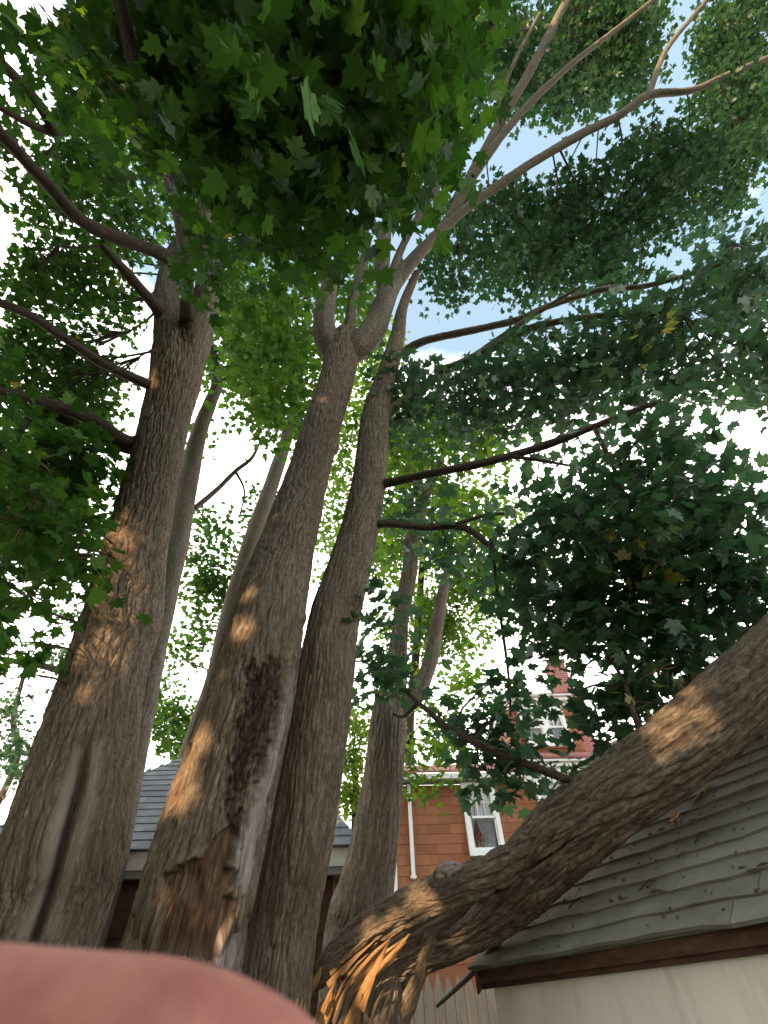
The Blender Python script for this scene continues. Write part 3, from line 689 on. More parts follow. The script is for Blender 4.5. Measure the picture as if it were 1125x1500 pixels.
def limb_pts(paths):
    return np.concatenate([spline(p, 0.25)[:, :3] for p in paths]) if paths else np.zeros((0, 3))
def maple(name, label, group, trunk, limbs, blobs, mat_leaf, single=0, tint=0.45, limbmat='bark_limb'):
    t = thing(name, label, 'tree', group)
    paths = []
    for k, (nm, path, kw) in enumerate(trunk):
        tube(nm, path, kw.pop('mat', M['bark']), t, seed=k + len(label), **kw); paths.append(path)
    for k, l in enumerate(limbs):
        mt = limbmat
        if isinstance(l, tuple): mt, l = l
        p = px_path(l); p[0] = (*p[0][:3], p[0][3] * (0.5 if l[0][3] > 26 else 1.1))
        big = max(q[3] for q in p)
        tube('limb', p, M[mt], t, 80 if big > 0.16 else 20 if big > 0.05 else 9, 0.025 if big > 0.16 else 0.05 if big > 0.05 else 0.12, 0.014 if mt == 'bark_fine' else 0.006 if big > 0.05 else 0.0, (16, 3), seed=k, wob=0.07); paths.append(p)
    cr_ = Crown(); L = limb_pts(paths)
    for b in blobs: fill_blob(cr_, b, L, tint)
    if blobs: bake_crown(cr_, t, mat_leaf, single)
    return t

# ------------------------------------------------------------------ the trees
# left big maple with the fluted base
FL = zp([(600, 0), (560, 180), (520, 380), (440, 680), (360, 980), (300, 1180), (240, 1390)], 0, 1080, 4.6875)
SMO = zp([(520, 60), (600, 60), (540, 300), (440, 680), (250, 1390), (110, 1390), (260, 1000), (330, 640), (420, 300)], 0, 1080, 4.6875)
RIB = zp([(620, 20), (720, 20), (640, 420), (560, 720), (420, 1100), (380, 1400), (270, 1400), (340, 1120), (430, 760), (540, 360)], 0, 1080, 4.6875)
def disp_left(X, D, a, v):
    px, py, z = proj(X.reshape(-1, 3)); px = px.reshape(X.shape[:2]); py = py.reshape(X.shape[:2])
    front = sm(-0.1, 0.25, ((C0 - X) * D).sum(-1) / np.linalg.norm(C0 - X, axis=-1))
    px = px + 5 * gnoise(X * 2.6) + 2.5 * gnoise(X * 11.0)
    d = line_d(px, py, FL); low = sm(1030, 1180, py)
    g = -0.22 * np.exp(-(d / 6.5) ** 2) * low * front
    smo = sm(-6, 8, poly_sd(px, py, SMO)) * front; rib = sm(-10, 12, poly_sd(px, py, RIB)) * front
    dd = g - 0.05 * smo * low + 0.05 * rib * low
    fork = np.exp(-(line_d(px, py, [(256, 430), (262, 480), (268, 510)]) / 7) ** 2) * front
    dd = dd - 0.05 * fork
    kn = np.exp(-(np.hypot(px - 175, py - 905) / 22) ** 2) * front
    return dd + 0.05 * kn, 1 - 0.9 * smo - 0.45 * rib, {'smoothbark': np.clip(smo + 0.6 * rib, 0, 1), 'rot': 0 * smo, 'wound': 0 * smo, 'pale': 0 * smo}
def disp_none(X, D, a, v):
    z = np.zeros(X.shape[:2]); return z, 1.0, {'smoothbark': z, 'rot': z, 'wound': z, 'pale': z}
t1 = to_ground(px_path([(48, 1385, 3.0, 186), (104, 1200, 3.4, 166), (150, 1000, 4.15, 120), (180, 900, 4.7, 112), (200, 800, 5.25, 90), (223, 700, 5.85, 76), (246, 600, 6.45, 71), (258, 555, 6.75, 76), (262, 520, 7.0, 76), (264, 480, 7.3, 62)]), 1.2)
L1 = [
    ('bark_fine', [(255, 560, 6.75, 58), (252, 510, 7.1, 52), (252, 465, 7.35, 46), (245, 430, 7.7, 38), (255, 380, 8.2, 30), (300, 300, 9, 24)]),
    ('bark_fine', [(270, 565, 6.7, 50), (286, 505, 7.0, 44), (300, 450, 7.3, 40), (308, 400, 7.6, 36), (300, 340, 8.0, 30), (320, 260, 8.6, 22)]),
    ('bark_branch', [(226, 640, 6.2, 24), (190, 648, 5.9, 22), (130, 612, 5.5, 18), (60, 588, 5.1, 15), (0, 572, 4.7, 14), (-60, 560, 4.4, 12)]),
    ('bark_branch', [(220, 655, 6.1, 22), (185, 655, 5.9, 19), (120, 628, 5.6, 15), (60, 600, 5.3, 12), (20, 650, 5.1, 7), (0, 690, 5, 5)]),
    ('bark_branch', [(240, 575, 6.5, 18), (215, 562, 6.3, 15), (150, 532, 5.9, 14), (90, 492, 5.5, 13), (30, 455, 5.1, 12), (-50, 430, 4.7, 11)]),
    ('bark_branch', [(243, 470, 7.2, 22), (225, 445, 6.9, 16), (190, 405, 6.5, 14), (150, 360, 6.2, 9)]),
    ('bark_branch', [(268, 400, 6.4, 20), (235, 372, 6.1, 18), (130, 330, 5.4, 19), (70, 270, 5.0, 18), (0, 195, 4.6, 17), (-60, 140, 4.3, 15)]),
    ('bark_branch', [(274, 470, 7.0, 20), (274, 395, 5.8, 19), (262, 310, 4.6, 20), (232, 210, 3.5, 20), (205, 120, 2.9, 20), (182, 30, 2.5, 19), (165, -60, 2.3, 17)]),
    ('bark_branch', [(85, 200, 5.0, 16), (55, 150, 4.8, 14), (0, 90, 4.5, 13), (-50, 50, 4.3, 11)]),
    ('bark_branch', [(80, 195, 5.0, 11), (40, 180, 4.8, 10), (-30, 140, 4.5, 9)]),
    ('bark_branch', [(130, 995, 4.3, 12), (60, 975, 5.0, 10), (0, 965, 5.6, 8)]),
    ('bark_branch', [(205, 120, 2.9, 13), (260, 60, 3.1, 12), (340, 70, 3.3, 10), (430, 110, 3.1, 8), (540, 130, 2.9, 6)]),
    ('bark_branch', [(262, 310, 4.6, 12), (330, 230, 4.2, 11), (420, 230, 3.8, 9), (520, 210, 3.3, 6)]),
]
B1 = [  # overhead dark mass, close
    (320, 60, 150, 90, 3.0, 0.5, 3.0, 0.15), (470, 60, 170, 100, 2.8, 0.5, 3.4, 0.15), (580, 70, 95, 95, 2.7, 0.4, 3.4, 0.16), (600, 15, 80, 60, 2.7, 0.4, 3.0, 0.16),
    (420, 180, 150, 90, 3.0, 0.5, 3.2, 0.15), (550, 190, 90, 90, 2.8, 0.4, 3.2, 0.16), (320, 200, 100, 80, 3.3, 0.5, 2.4, 0.15), (480, 280, 110, 60, 3.1, 0.4, 2.6, 0.15),
    (400, 300, 80, 50, 3.4, 0.4, 1.7, 0.15), (470, 370, 70, 40, 3.9, 0.5, 1.7, 0.14), (310, 400, 35, 60, 4.5, 0.5, 2.0, 0.14), (440, 30, 200, 60, 3.5, 0.6, 3.0, 0.15),
    (520, 130, 180, 130, 4.0, 0.5, 3.0, 0.15), (380, 130, 160, 130, 4.2, 0.6, 2.6, 0.15),
    # lighter left top
    (90, 50, 60, 60, 3.0, 0.4, 1.6, 0.15), (170, 60, 80, 70, 3.3, 0.5, 2.2, 0.15), (230, 120, 70, 70, 3.6, 0.5, 1.6, 0.15), (130, 130, 80, 50, 3.8, 0.5, 1.6, 0.14),
    # middle left
    (120, 240, 70, 60, 7.4, 0.7, 1.7, 0.14), (40, 250, 50, 40, 5.6, 0.7, 1.0, 0.14), (180, 330, 55, 50, 7.8, 0.7, 1.4, 0.14), (100, 395, 80, 45, 7.6, 0.7, 1.7, 0.14), (40, 420, 50, 35, 7.2, 0.7, 1.3, 0.14),
    (150, 450, 60, 35, 7.8, 0.7, 1.6, 0.14), (50, 330, 35, 30, 7.4, 0.5, 0.8, 0.14), (100, 300, 45, 35, 7.5, 0.6, 1.2, 0.14), (350, 320, 40, 40, 6.5, 0.6, 1.3, 0.14), (20, 160, 40, 40, 5.4, 0.5, 0.9, 0.14),
    # dark left flank, close
    (60, 520, 80, 50, 7.6, 0.6, 2.2, 0.14), (140, 565, 55, 45, 7.8, 0.6, 1.6, 0.14), (50, 670, 70, 40, 4.8, 0.6, 2.6, 0.15), (100, 700, 60, 60, 5.4, 0.6, 2.6, 0.15), (40, 760, 80, 70, 3.8, 0.5, 3.0, 0.15),
    (85, 810, 45, 60, 4.6, 0.5, 2.6, 0.15), (40, 870, 70, 60, 3.6, 0.5, 3.0, 0.15), (20, 940, 45, 30, 3.6, 0.4, 1.8, 0.15), (70, 600, 85, 45, 7.6, 0.7, 2.2, 0.14), (70, 740, 85, 100, 5.8, 0.6, 2.4, 0.15), (-40, 700, 60, 200, 4.0, 0.6, 2.5, 0.15),
    (10, 995, 30, 25, 3.5, 0.3, 1.2, 0.15),
]
big = maple('maple_tree', 'big leaning maple with a smooth flute in its base and low limbs', 'maples standing in a clump',
      [('trunk', t1, dict(seg=300, step=0.012, bark=0.026, fr=(15, 2.0), disp=disp_left, wob=0.02))], L1, B1, M['leaf'], 300, 0.42)

M['dead_leaf'] = flat_mat('dead_leaf', (0.035, 0.026, 0.02), (0.10, 0.075, 0.055), 15)
crd = Crown(); fill_blob(crd, (368, 332, 30, 24, 6.2, 0.2, 1.3, 0.09), limb_pts([px_path(L1[1][1])]), 0.3); bake_crown(crd, big, M['dead_leaf'], 0, 'dead_leaf_clump')

# middle maple with the rotted wound
Z2 = lambda pts: zp(pts, 200, 1000, 3.571)
WO = Z2([(130, 1050), (150, 1010), (215, 930), (260, 950), (300, 925), (350, 905), (395, 830), (425, 770), (500, 755), (525, 800), (505, 880), (480, 960), (510, 1010), (490, 1200), (450, 1290), (400, 1440), (80, 1430), (110, 1240)])
RO = Z2([(590, -120), (740, -120), (740, 150), (690, 330), (640, 480), (560, 560), (545, 720), (520, 860), (490, 760), (425, 690), (450, 600), (500, 500), (470, 400), (540, 200)])
PA = Z2([(840, -60), (825, 120), (770, 340), (725, 480), (665, 720), (620, 860), (590, 1000), (560, 1100), (500, 1060), (510, 870), (570, 740), (640, 560), (705, 380), (750, 180), (800, -60)])
PA2 = Z2([(440, 1290), (460, 1400), (440, 1520), (390, 1520), (410, 1380)]); PA3 = Z2([(540, 1290), (520, 1400), (490, 1500), (470, 1500), (500, 1380)])
LF = Z2([(250, 250), (330, 180), (300, 330), (260, 520), (240, 640), (190, 700), (170, 600), (210, 430)])
CR1 = Z2([(30, 1420), (110, 1150), (160, 880), (200, 640), (250, 420), (280, 330)]); CR2 = Z2([(850, -100), (790, 220), (710, 560), (620, 960), (540, 1250), (465, 1500)])
def disp_mid(X, D, a, v):
    px, py, z = proj(X.reshape(-1, 3)); px = px.reshape(X.shape[:2]); py = py.reshape(X.shape[:2])
    front = sm(-0.15, 0.15, ((C0 - X) * D).sum(-1) / np.linalg.norm(C0 - X, axis=-1))
    j = 7 * gnoise(X * 7.0) + 5 * gnoise(X * 19.0)
    wo = sm(-2, 4, poly_sd(px, py, WO) + j) * front; ro = sm(-7, 7, poly_sd(px, py, RO) + 2.0 * j + 6 * gnoise(X * 40.0)) * front
    pa = np.maximum(np.maximum(sm(-5, 5, poly_sd(px, py, PA) + j), sm(-2, 3, poly_sd(px, py, PA2))), sm(-2, 3, poly_sd(px, py, PA3))) * front
    lf = sm(-4, 6, poly_sd(px, py, LF) + j) * front
    g1 = np.exp(-(line_d(px, py, CR1) / 3.5) ** 2) * front; g2 = np.exp(-(line_d(px, py, CR2) / 4) ** 2) * front
    grain = gnoise(X * np.array([26, 26, 3.0])) + 0.6 * gnoise(X * np.array([60, 60, 6.0]))
    hol = np.exp(-(np.hypot((px - 282), (py - 1290)) / 22) ** 2) * front
    rim = np.exp(-((poly_sd(px, py, WO) + j + 5) / 5) ** 2) * front
    dd = -0.045 * wo - 0.05 * g1 - 0.07 * g2 + 0.02 * wo * grain - 0.05 * hol * wo - 0.02 * ro + 0.022 * pa * (1 - wo) + 0.016 * rim
    bump = np.exp(-(np.hypot(px - 490, py - 655) / 9) ** 2) + 0.8 * np.exp(-(np.hypot(px - 437, py - 905) / 8) ** 2)
    chunk = np.abs(gnoise(X * np.array([22, 22, 13.0])))
    dd = dd + 0.05 * bump + 0.028 * ro * (np.clip(chunk * 4.5, 0, 1) - 0.6)
    return dd, 1 - 0.85 * np.clip(wo + 0.6 * pa + 0.4 * ro, 0, 1), {'smoothbark': 0 * wo, 'rot': ro * (1 - wo), 'wound': np.clip(wo + 0.55 * lf, 0, 1), 'pale': pa * 0.9}
t2 = to_ground(px_path([(268, 1395, 2.84, 172), (292, 1300, 2.95, 164), (318, 1200, 3.15, 150), (372, 1000, 3.7, 121), (394, 900, 4.1, 104), (420, 800, 5.0, 80), (450, 700, 6.1, 60), (473, 620, 6.9, 52), (492, 560, 7.5, 48), (502, 520, 7.9, 46), (510, 490, 8.2, 34)]), 1.2)
L2 = [
    [(494, 535, 7.8, 40), (480, 500, 8.0, 34), (475, 470, 8.2, 30), (480, 430, 8.6, 25), (489, 398, 8.9, 22)],
    [(489, 402, 8.9, 12), (465, 390, 9.0, 11), (440, 365, 9.2, 10), (412, 335, 9.5, 9)],
    [(510, 510, 8.0, 20), (514, 460, 8.4, 15), (525, 410, 8.9, 13), (540, 350, 9.6, 10)],
    [(500, 530, 7.8, 42), (525, 508, 8.0, 40), (550, 480, 8.3, 36), (562, 445, 8.6, 32), (578, 415, 8.9, 24), (610, 375, 9.2, 19), (655, 325, 9.6, 16), (700, 240, 10.2, 15), (750, 150, 10.8, 13), (800, 60, 11.4, 12), (840, -20, 12, 10)],
    [(562, 440, 8.6, 28), (560, 390, 9.0, 22), (566, 330, 9.5, 17), (585, 270, 10, 14), (620, 190, 10.8, 9), (660, 110, 11.5, 6)],
    [(585, 410, 8.9, 14), (640, 345, 9.3, 15), (690, 300, 9.6, 13), (770, 245, 10, 13), (845, 200, 10.4, 13), (905, 170, 10.7, 12), (950, 140, 11, 13), (1015, 132, 11.3, 11), (1060, 112, 11.6, 9), (1125, 85, 12, 8)],
    [(690, 262, 10.0, 12), (750, 180, 10.5, 11), (830, 100, 11, 9), (900, 45, 11.5, 7), (970, -10, 12, 6)],
    [(950, 140, 11, 8), (975, 75, 11.4, 7), (1010, 30, 11.8, 6), (1045, -10, 12, 5)],
    [(572, 405, 8.9, 12), (600, 340, 9.4, 10), (650, 260, 10, 9), (700, 190, 10.7, 7)],
    ('bark_branch', [(570, 330, 8, 12), (585, 255, 7.6, 13), (625, 185, 7.2, 14), (680, 100, 6.8, 14), (735, 10, 6.4, 14), (760, -40, 6.2, 13)]),
    [(655, 325, 9.6, 7), (720, 200, 10.5, 6), (745, 110, 11, 5), (790, 20, 11.6, 4)],
]
B2 = [
    (690, 120, 60, 60, 11, 1, 0.55, 0.15), (760, 60, 60, 60, 11, 1, 1.3, 0.15), (830, 130, 60, 50, 11.5, 1, 1.4, 0.15), (900, 50, 70, 55, 11.5, 1, 1.8, 0.15), (770, 130, 40, 35, 11, 1, 1.2, 0.15), (850, 60, 60, 60, 12, 1, 1.5, 0.15), (920, 110, 45, 35, 11.5, 1, 1.5, 0.15),
    (1085, 60, 60, 70, 11.5, 1, 1.8, 0.15), (1080, 170, 55, 60, 11, 1, 1.8, 0.15), (1090, 120, 40, 35, 11.5, 1, 1.5, 0.15), (1110, 210, 40, 30, 10, 1, 1.5, 0.15), 
    (680, 170, 25, 25, 11, 1, 0.6, 0.15), (730, 330, 70, 50, 11, 1, 1.4, 0.15), (680, 390, 60, 40, 10, 1, 1.1, 0.15), (800, 312, 60, 22, 11, 1, 1.3, 0.15), (660, 300, 35, 30, 10, 1, 0.9, 0.15), (600, 270, 25, 30, 10, 1, 0.7, 0.15),
    (960, 235, 60, 40, 10, 1, 1.9, 0.15), (1020, 270, 60, 60, 10, 1, 1.9, 0.15), (880, 300, 70, 50, 10, 1, 1.7, 0.15), (950, 315, 55, 30, 10, 1, 1.6, 0.15), (830, 375, 80, 40, 10, 1, 1.6, 0.15), (900, 400, 50, 30, 9.5, 1, 1.5, 0.15),
    (790, 400, 60, 40, 9.5, 1, 1.4, 0.15), (640, 410, 35, 25, 10, 1, 0.8, 0.15),  (530, 420, 40, 50, 11, 1, 1.6, 0.15), (420, 420, 50, 70, 10, 1, 1.2, 0.15), (390, 500, 60, 70, 9.5, 1, 1.7, 0.15), (440, 560, 40, 60, 9.5, 1, 1.8, 0.15), (370, 590, 40, 50, 9.5, 1, 1.5, 0.15), (420, 630, 35, 35, 9, 1, 1.2, 0.15), (350, 450, 40, 50, 10, 1, 1.6, 0.15),
]
B2L = [b for b in B2 if b[0] < 560]
B2 = [(b[0], b[1], b[2] * 1.08, b[3] * 1.08, b[4] + 1.6, b[5], b[6] * 1.2, b[7]) for b in B2 if b[0] >= 560]
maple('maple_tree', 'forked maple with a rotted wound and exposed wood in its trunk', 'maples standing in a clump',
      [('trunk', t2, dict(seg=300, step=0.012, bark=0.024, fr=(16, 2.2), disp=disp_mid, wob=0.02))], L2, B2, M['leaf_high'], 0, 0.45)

# right maple of the clump (double stem low down)
t3 = to_ground(px_path([(408, 1440, 3.1, 92), (450, 1200, 3.5, 84), (478, 1000, 4.0, 76), (492, 900, 4.5, 70), (520, 800, 5.2, 57), (541, 700, 5.9, 47), (552, 600, 7.0, 37), (570, 540, 7.6, 27), (582, 495, 8.2, 21), (590, 450, 8.8, 14), (610, 400, 9.6, 9)]), 1.25)
t3b = to_ground(px_path([(362, 1430, 3.22, 56), (408, 1200, 3.6, 42), (440, 1040, 4.0, 30), (458, 940, 4.4, 26), (478, 880, 4.75, 18)]), 1.2)
L3 = [
    [(588, 520, 8.0, 14), (620, 500, 7.8, 12), (700, 482, 7.4, 11), (760, 468, 7.1, 10), (800, 450, 6.9, 9), (880, 425, 6.6, 10), (940, 420, 6.4, 8), (1000, 405, 6.2, 6), (1060, 385, 6, 5)],
    [(640, 545, 7.6, 13), (670, 535, 7.2, 13), (730, 505, 6.9, 12), (780, 480, 6.6, 11), (850, 466, 6.2, 10), (920, 460, 6, 9), (1000, 462, 5.8, 7)],
    [(690, 525, 7.1, 9), (740, 490, 6.9, 8), (800, 450, 6.7, 6), (850, 420, 6.5, 4)],
    [(556, 620, 6.9, 16), (575, 600, 7.0, 14), (610, 572, 7.3, 12), (660, 540, 7.6, 11)],
    ('bark_branch', [(548, 712, 5.9, 17), (575, 706, 5.7, 14), (640, 692, 5.4, 12), (700, 680, 5.2, 12), (760, 664, 5.0, 11), (820, 645, 4.8, 11), (870, 625, 4.6, 9), (960, 590, 4.3, 7)]),
    ('bark_branch', [(745, 668, 5.0, 6), (790, 674, 4.9, 5), (845, 684, 4.7, 4)]),
    ('bark_branch', [(538, 768, 5.4, 14), (570, 767, 5.3, 11), (620, 772, 5.2, 11), (670, 770, 5.1, 10), (700, 785, 4.9, 9), (730, 812, 4.7, 7), (790, 830, 4.4, 5)]),
    ('bark_branch', [(660, 770, 5.1, 6), (710, 755, 5.0, 6), (740, 752, 4.9, 4)]),
    ('bark_branch', [(870, 625, 4.6, 7), (905, 700, 4.2, 7), (935, 790, 3.9, 6), (960, 880, 3.8, 4)]),
    ('bark_branch', [(720, 790, 4.8, 5), (730, 880, 4.6, 5), (745, 990, 4.5, 4), (748, 1050, 4.5, 3)]),
    ('bark_branch', [(880, 930, 3.9, 5), (920, 960, 3.9, 5), (925, 1010, 3.9, 4)]),
]
B3 = [
    # bluish far-right limb ends
    (1090, 420, 60, 55, 6.2, 0.6, 2.2, 0.15), (1010, 450, 60, 50, 6.2, 0.6, 1.6, 0.15), (1100, 520, 50, 60, 5.8, 0.6, 2.2, 0.15),  (1080, 360, 50, 25, 6.4, 0.5, 1.6, 0.15), (1105, 580, 30, 25, 5.6, 0.5, 1.4, 0.15),
    # middle band
    (950, 510, 80, 45, 5.9, 0.6, 2.3, 0.15), (860, 540, 80, 45, 6.0, 0.6, 2.3, 0.15), (760, 560, 80, 45, 6.4, 0.6, 2.2, 0.15), (670, 580, 60, 40, 6.8, 0.6, 1.8, 0.15), (1000, 560, 60, 35, 5.7, 0.5, 1.8, 0.15), (920, 470, 60, 25, 6.2, 0.5, 1.0, 0.15), (800, 500, 60, 25, 6.5, 0.5, 1.2, 0.15),
    (820, 600, 60, 22, 5.8, 0.5, 1.5, 0.15), (720, 620, 60, 30, 6.6, 0.5, 1.6, 0.15), (610, 620, 40, 40, 7.2, 0.5, 1.4, 0.15), (930, 590, 40, 20, 5.2, 0.4, 1.6, 0.15), (600, 550, 40, 40, 8, 0.6, 1.2, 0.15),
    # big close right cluster
    (930, 690, 70, 50, 4.3, 0.4, 2.2, 0.15), (1010, 700, 60, 50, 4.1, 0.4, 2.3, 0.15), (1070, 790, 60, 70, 3.9, 0.4, 2.6, 0.15), (960, 780, 90, 60, 3.9, 0.4, 2.6, 0.15), (870, 770, 70, 50, 4.2, 0.4, 2.2, 0.15), (800, 790, 70, 50, 4.5, 0.4, 2.0, 0.15), (1090, 880, 50, 60, 3.8, 0.4, 2.4, 0.15),
    (1010, 870, 80, 50, 3.9, 0.4, 2.4, 0.15), (910, 860, 80, 60, 4.0, 0.4, 2.4, 0.15), (820, 880, 70, 60, 4.2, 0.4, 2.3, 0.15), (830, 950, 50, 35, 4.2, 0.4, 1.8, 0.15), (980, 930, 80, 40, 4.0, 0.4, 2.0, 0.15), (900, 930, 50, 30, 4.1, 0.4, 1.4, 0.15), (750, 830, 40, 50, 4.8, 0.4, 1.5, 0.15), (960, 650, 45, 25, 4.4, 0.4, 1.6, 0.15),
    (1040, 950, 50, 35, 4.0, 0.4, 1.8, 0.15), (780, 720, 40, 35, 5, 0.4, 1.2, 0.15), (860, 660, 30, 25, 5, 0.3, 1.0, 0.15),
    (935, 800, 14, 22, 3.55, 0.1, 0.8, 0.12, 0.97), (948, 850, 12, 12, 3.6, 0.1, 0.6, 0.12, 0.97), (940, 490, 8, 6, 5.3, 0.1, 0.8, 0.13, 0.97),  # small yellow leaf spots, their bright tint paints sunlit clusters
    # sprays near the trunk
    (560, 900, 26, 35, 4.6, 0.3, 2.0, 0.15), (548, 970, 30, 35, 4.5, 0.3, 2.0, 0.15), (590, 985, 25, 30, 4.6, 0.3, 1.4, 0.15), (550, 1025, 18, 22, 4.6, 0.2, 1.2, 0.14), (585, 560, 35, 25, 7.4, 0.4, 1.4, 0.15),
    (620, 740, 50, 30, 5.8, 0.5, 1.3, 0.15), (650, 810, 50, 35, 5.4, 0.5, 1.3, 0.15),
]
maple('maple_tree', 'maple with a thinner second stem at its foot, between wounded maple and fallen trunk', 'maples standing in a clump',
      [('trunk', t3, dict(seg=220, step=0.013, bark=0.016, fr=(24, 2.4), disp=disp_none, wob=0.03)), ('side_stem', t3b, dict(seg=120, step=0.02, bark=0.010, fr=(22, 2.6), disp=disp_none, wob=0.03))],
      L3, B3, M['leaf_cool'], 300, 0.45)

# slender maples behind
t1b = to_ground(px_path([(122, 1400, 4.6, 50), (175, 1200, 5.2, 46), (215, 1000, 6.4, 39), (241, 880, 7.4, 35), (262, 780, 8.3, 34), (276, 700, 9.2, 30), (293, 630, 10, 24), (308, 590, 10.4, 19), (318, 560, 10.8, 17), (310, 520, 11.2, 15), (300, 470, 12, 12)]), 1.2)
maple('maple_tree', 'slender crooked maple standing right behind the fluted trunk', 'maples standing in a clump',
      [('trunk', t1b, dict(seg=90, step=0.03, bark=0.008, fr=(20, 3), disp=disp_none, mat=M['bark_limb']))],
      [[(285, 745, 8.8, 8), (320, 715, 9.1, 7), (345, 690, 9.3, 6), (368, 672, 9.5, 5), (380, 650, 9.7, 3)], [(345, 690, 9.3, 4), (358, 720, 9.3, 3), (350, 760, 9.4, 2)]],
      [(340, 420, 40, 60, 12, 0.8, 1.5, 0.15), (320, 540, 20, 30, 11, 0.6, 1.2, 0.15), (345, 520, 30, 40, 11, 0.6, 1.6, 0.15), (280, 300, 60, 60, 12, 0.8, 1.4, 0.15), (200, 250, 60, 50, 12, 1, 1.0, 0.15), (300, 640, 12, 12, 10.5, 0.4, 0.8, 0.14)] + B2L, M['leaf_mid'], 0, 0.5)
t1c = to_ground(px_path([(285, 1080, 9.8, 26), (312, 1000, 10, 25), (336, 900, 10.6, 24), (366, 800, 11.3, 24), (401, 700, 12.4, 21), (420, 640, 13.2, 17), (440, 560, 14.5, 13)]), 1.3)
maple('maple_tree', 'thin grey maple trunk far behind, between the fluted and the wounded trunks', 'maples standing in a clump',
      [('trunk', t1c, dict(seg=60, step=0.05, bark=0.008, fr=(14, 3), disp=disp_none, mat=M['bark_limb']))], [],
      [(330, 770, 40, 35, 13, 1, 1.1, 0.16), (290, 830, 30, 50, 13, 1, 1.1, 0.16), (340, 850, 40, 50, 13, 1, 1.4, 0.16), (290, 920, 30, 35, 13, 1, 1.4, 0.16), (400, 560, 50, 60, 14, 1, 1.4, 0.16), (390, 740, 25, 40, 13, 1, 1.3, 0.16), (260, 950, 20, 40, 13, 1, 1.4, 0.16), (450, 480, 50, 60, 14, 1, 1.3, 0.16)], M['leaf'], 0, 0.5)
t4 = to_ground(px_path([(522, 1400, 4.1, 96), (536, 1310, 4.25, 80), (547, 1250, 4.4, 68), (560, 1150, 4.8, 57), (567, 1070, 5.2, 52), (572, 1030, 5.5, 46), (580, 990, 5.8, 30), (584, 940, 6.3, 24), (589, 892, 6.8, 22), (600, 836, 7.4, 22), (603, 797, 7.9, 19), (620, 735, 8.7, 15), (646, 674, 9.8, 10)]), 1.15)
maple('maple_tree', 'smaller two stemmed maple with one stem snapped off, before the shingled house', 'maples standing in a clump',
      [('trunk', t4, dict(seg=170, step=0.016, bark=0.016, fr=(18, 1.8), disp=disp_none, mat=M['bark_fine'])),
       ('broken_stem', px_path([(576, 1050, 5.35, 34), (592, 1035, 5.4, 28), (610, 1018, 5.5, 26), (625, 985, 5.75, 22), (634, 950, 6.1, 20), (644, 892, 6.7, 18), (653, 845, 7.3, 12), (657, 836, 7.4, 5)]), dict(seg=60, step=0.03, bark=0.008, fr=(18, 2), disp=disp_none, mat=M['bark_fine']))], [],
      [(600, 700, 40, 40, 9, 0.8, 1.4, 0.15), (650, 650, 60, 40, 9.5, 0.8, 1.7, 0.15), (580, 820, 25, 50, 9, 0.8, 1.6, 0.15), (570, 650, 30, 40, 9.5, 0.8, 1.4, 0.15), (700, 720, 50, 40, 9.5, 0.8, 1.3, 0.15), (690, 640, 60, 30, 9.5, 0.8, 1.4, 0.15)], M['leaf_light'], 0, 0.5)

# trees far behind
def far_tree(label, rows, blobs, mat, tint=0.5, group='trees behind the yard'):
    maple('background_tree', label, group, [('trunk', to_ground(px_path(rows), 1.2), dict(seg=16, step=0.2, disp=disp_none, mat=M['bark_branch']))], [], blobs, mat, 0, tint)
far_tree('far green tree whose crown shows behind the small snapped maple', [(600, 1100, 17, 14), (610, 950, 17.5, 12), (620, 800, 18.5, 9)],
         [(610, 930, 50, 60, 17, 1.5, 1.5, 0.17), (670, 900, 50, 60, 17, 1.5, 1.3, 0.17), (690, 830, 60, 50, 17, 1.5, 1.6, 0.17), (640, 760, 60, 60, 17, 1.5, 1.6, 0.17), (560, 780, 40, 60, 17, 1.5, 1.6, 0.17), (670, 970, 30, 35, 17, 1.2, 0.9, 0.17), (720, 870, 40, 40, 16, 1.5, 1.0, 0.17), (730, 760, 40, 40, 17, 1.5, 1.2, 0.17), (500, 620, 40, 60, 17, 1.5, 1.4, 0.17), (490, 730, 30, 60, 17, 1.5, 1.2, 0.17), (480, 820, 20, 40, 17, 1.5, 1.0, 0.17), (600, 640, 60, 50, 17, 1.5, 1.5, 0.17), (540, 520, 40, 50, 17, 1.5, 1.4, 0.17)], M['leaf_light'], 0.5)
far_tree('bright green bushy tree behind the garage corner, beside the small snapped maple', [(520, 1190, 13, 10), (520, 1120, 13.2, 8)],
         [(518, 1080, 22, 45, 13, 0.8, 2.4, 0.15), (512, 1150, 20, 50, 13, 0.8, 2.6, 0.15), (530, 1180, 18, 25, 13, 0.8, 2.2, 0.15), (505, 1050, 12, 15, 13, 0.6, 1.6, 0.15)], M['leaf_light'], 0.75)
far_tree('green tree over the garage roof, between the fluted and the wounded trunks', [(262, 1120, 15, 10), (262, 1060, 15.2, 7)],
         [(255, 1030, 28, 40, 14, 1, 1.6, 0.16), (262, 1085, 32, 25, 14, 1, 2.0, 0.16), (225, 1060, 20, 40, 14, 1, 1.8, 0.16), (288, 1050, 12, 20, 14, 0.8, 0.9, 0.16), (235, 990, 20, 25, 14, 1, 1.3, 0.16)], M['leaf'], 0.5)
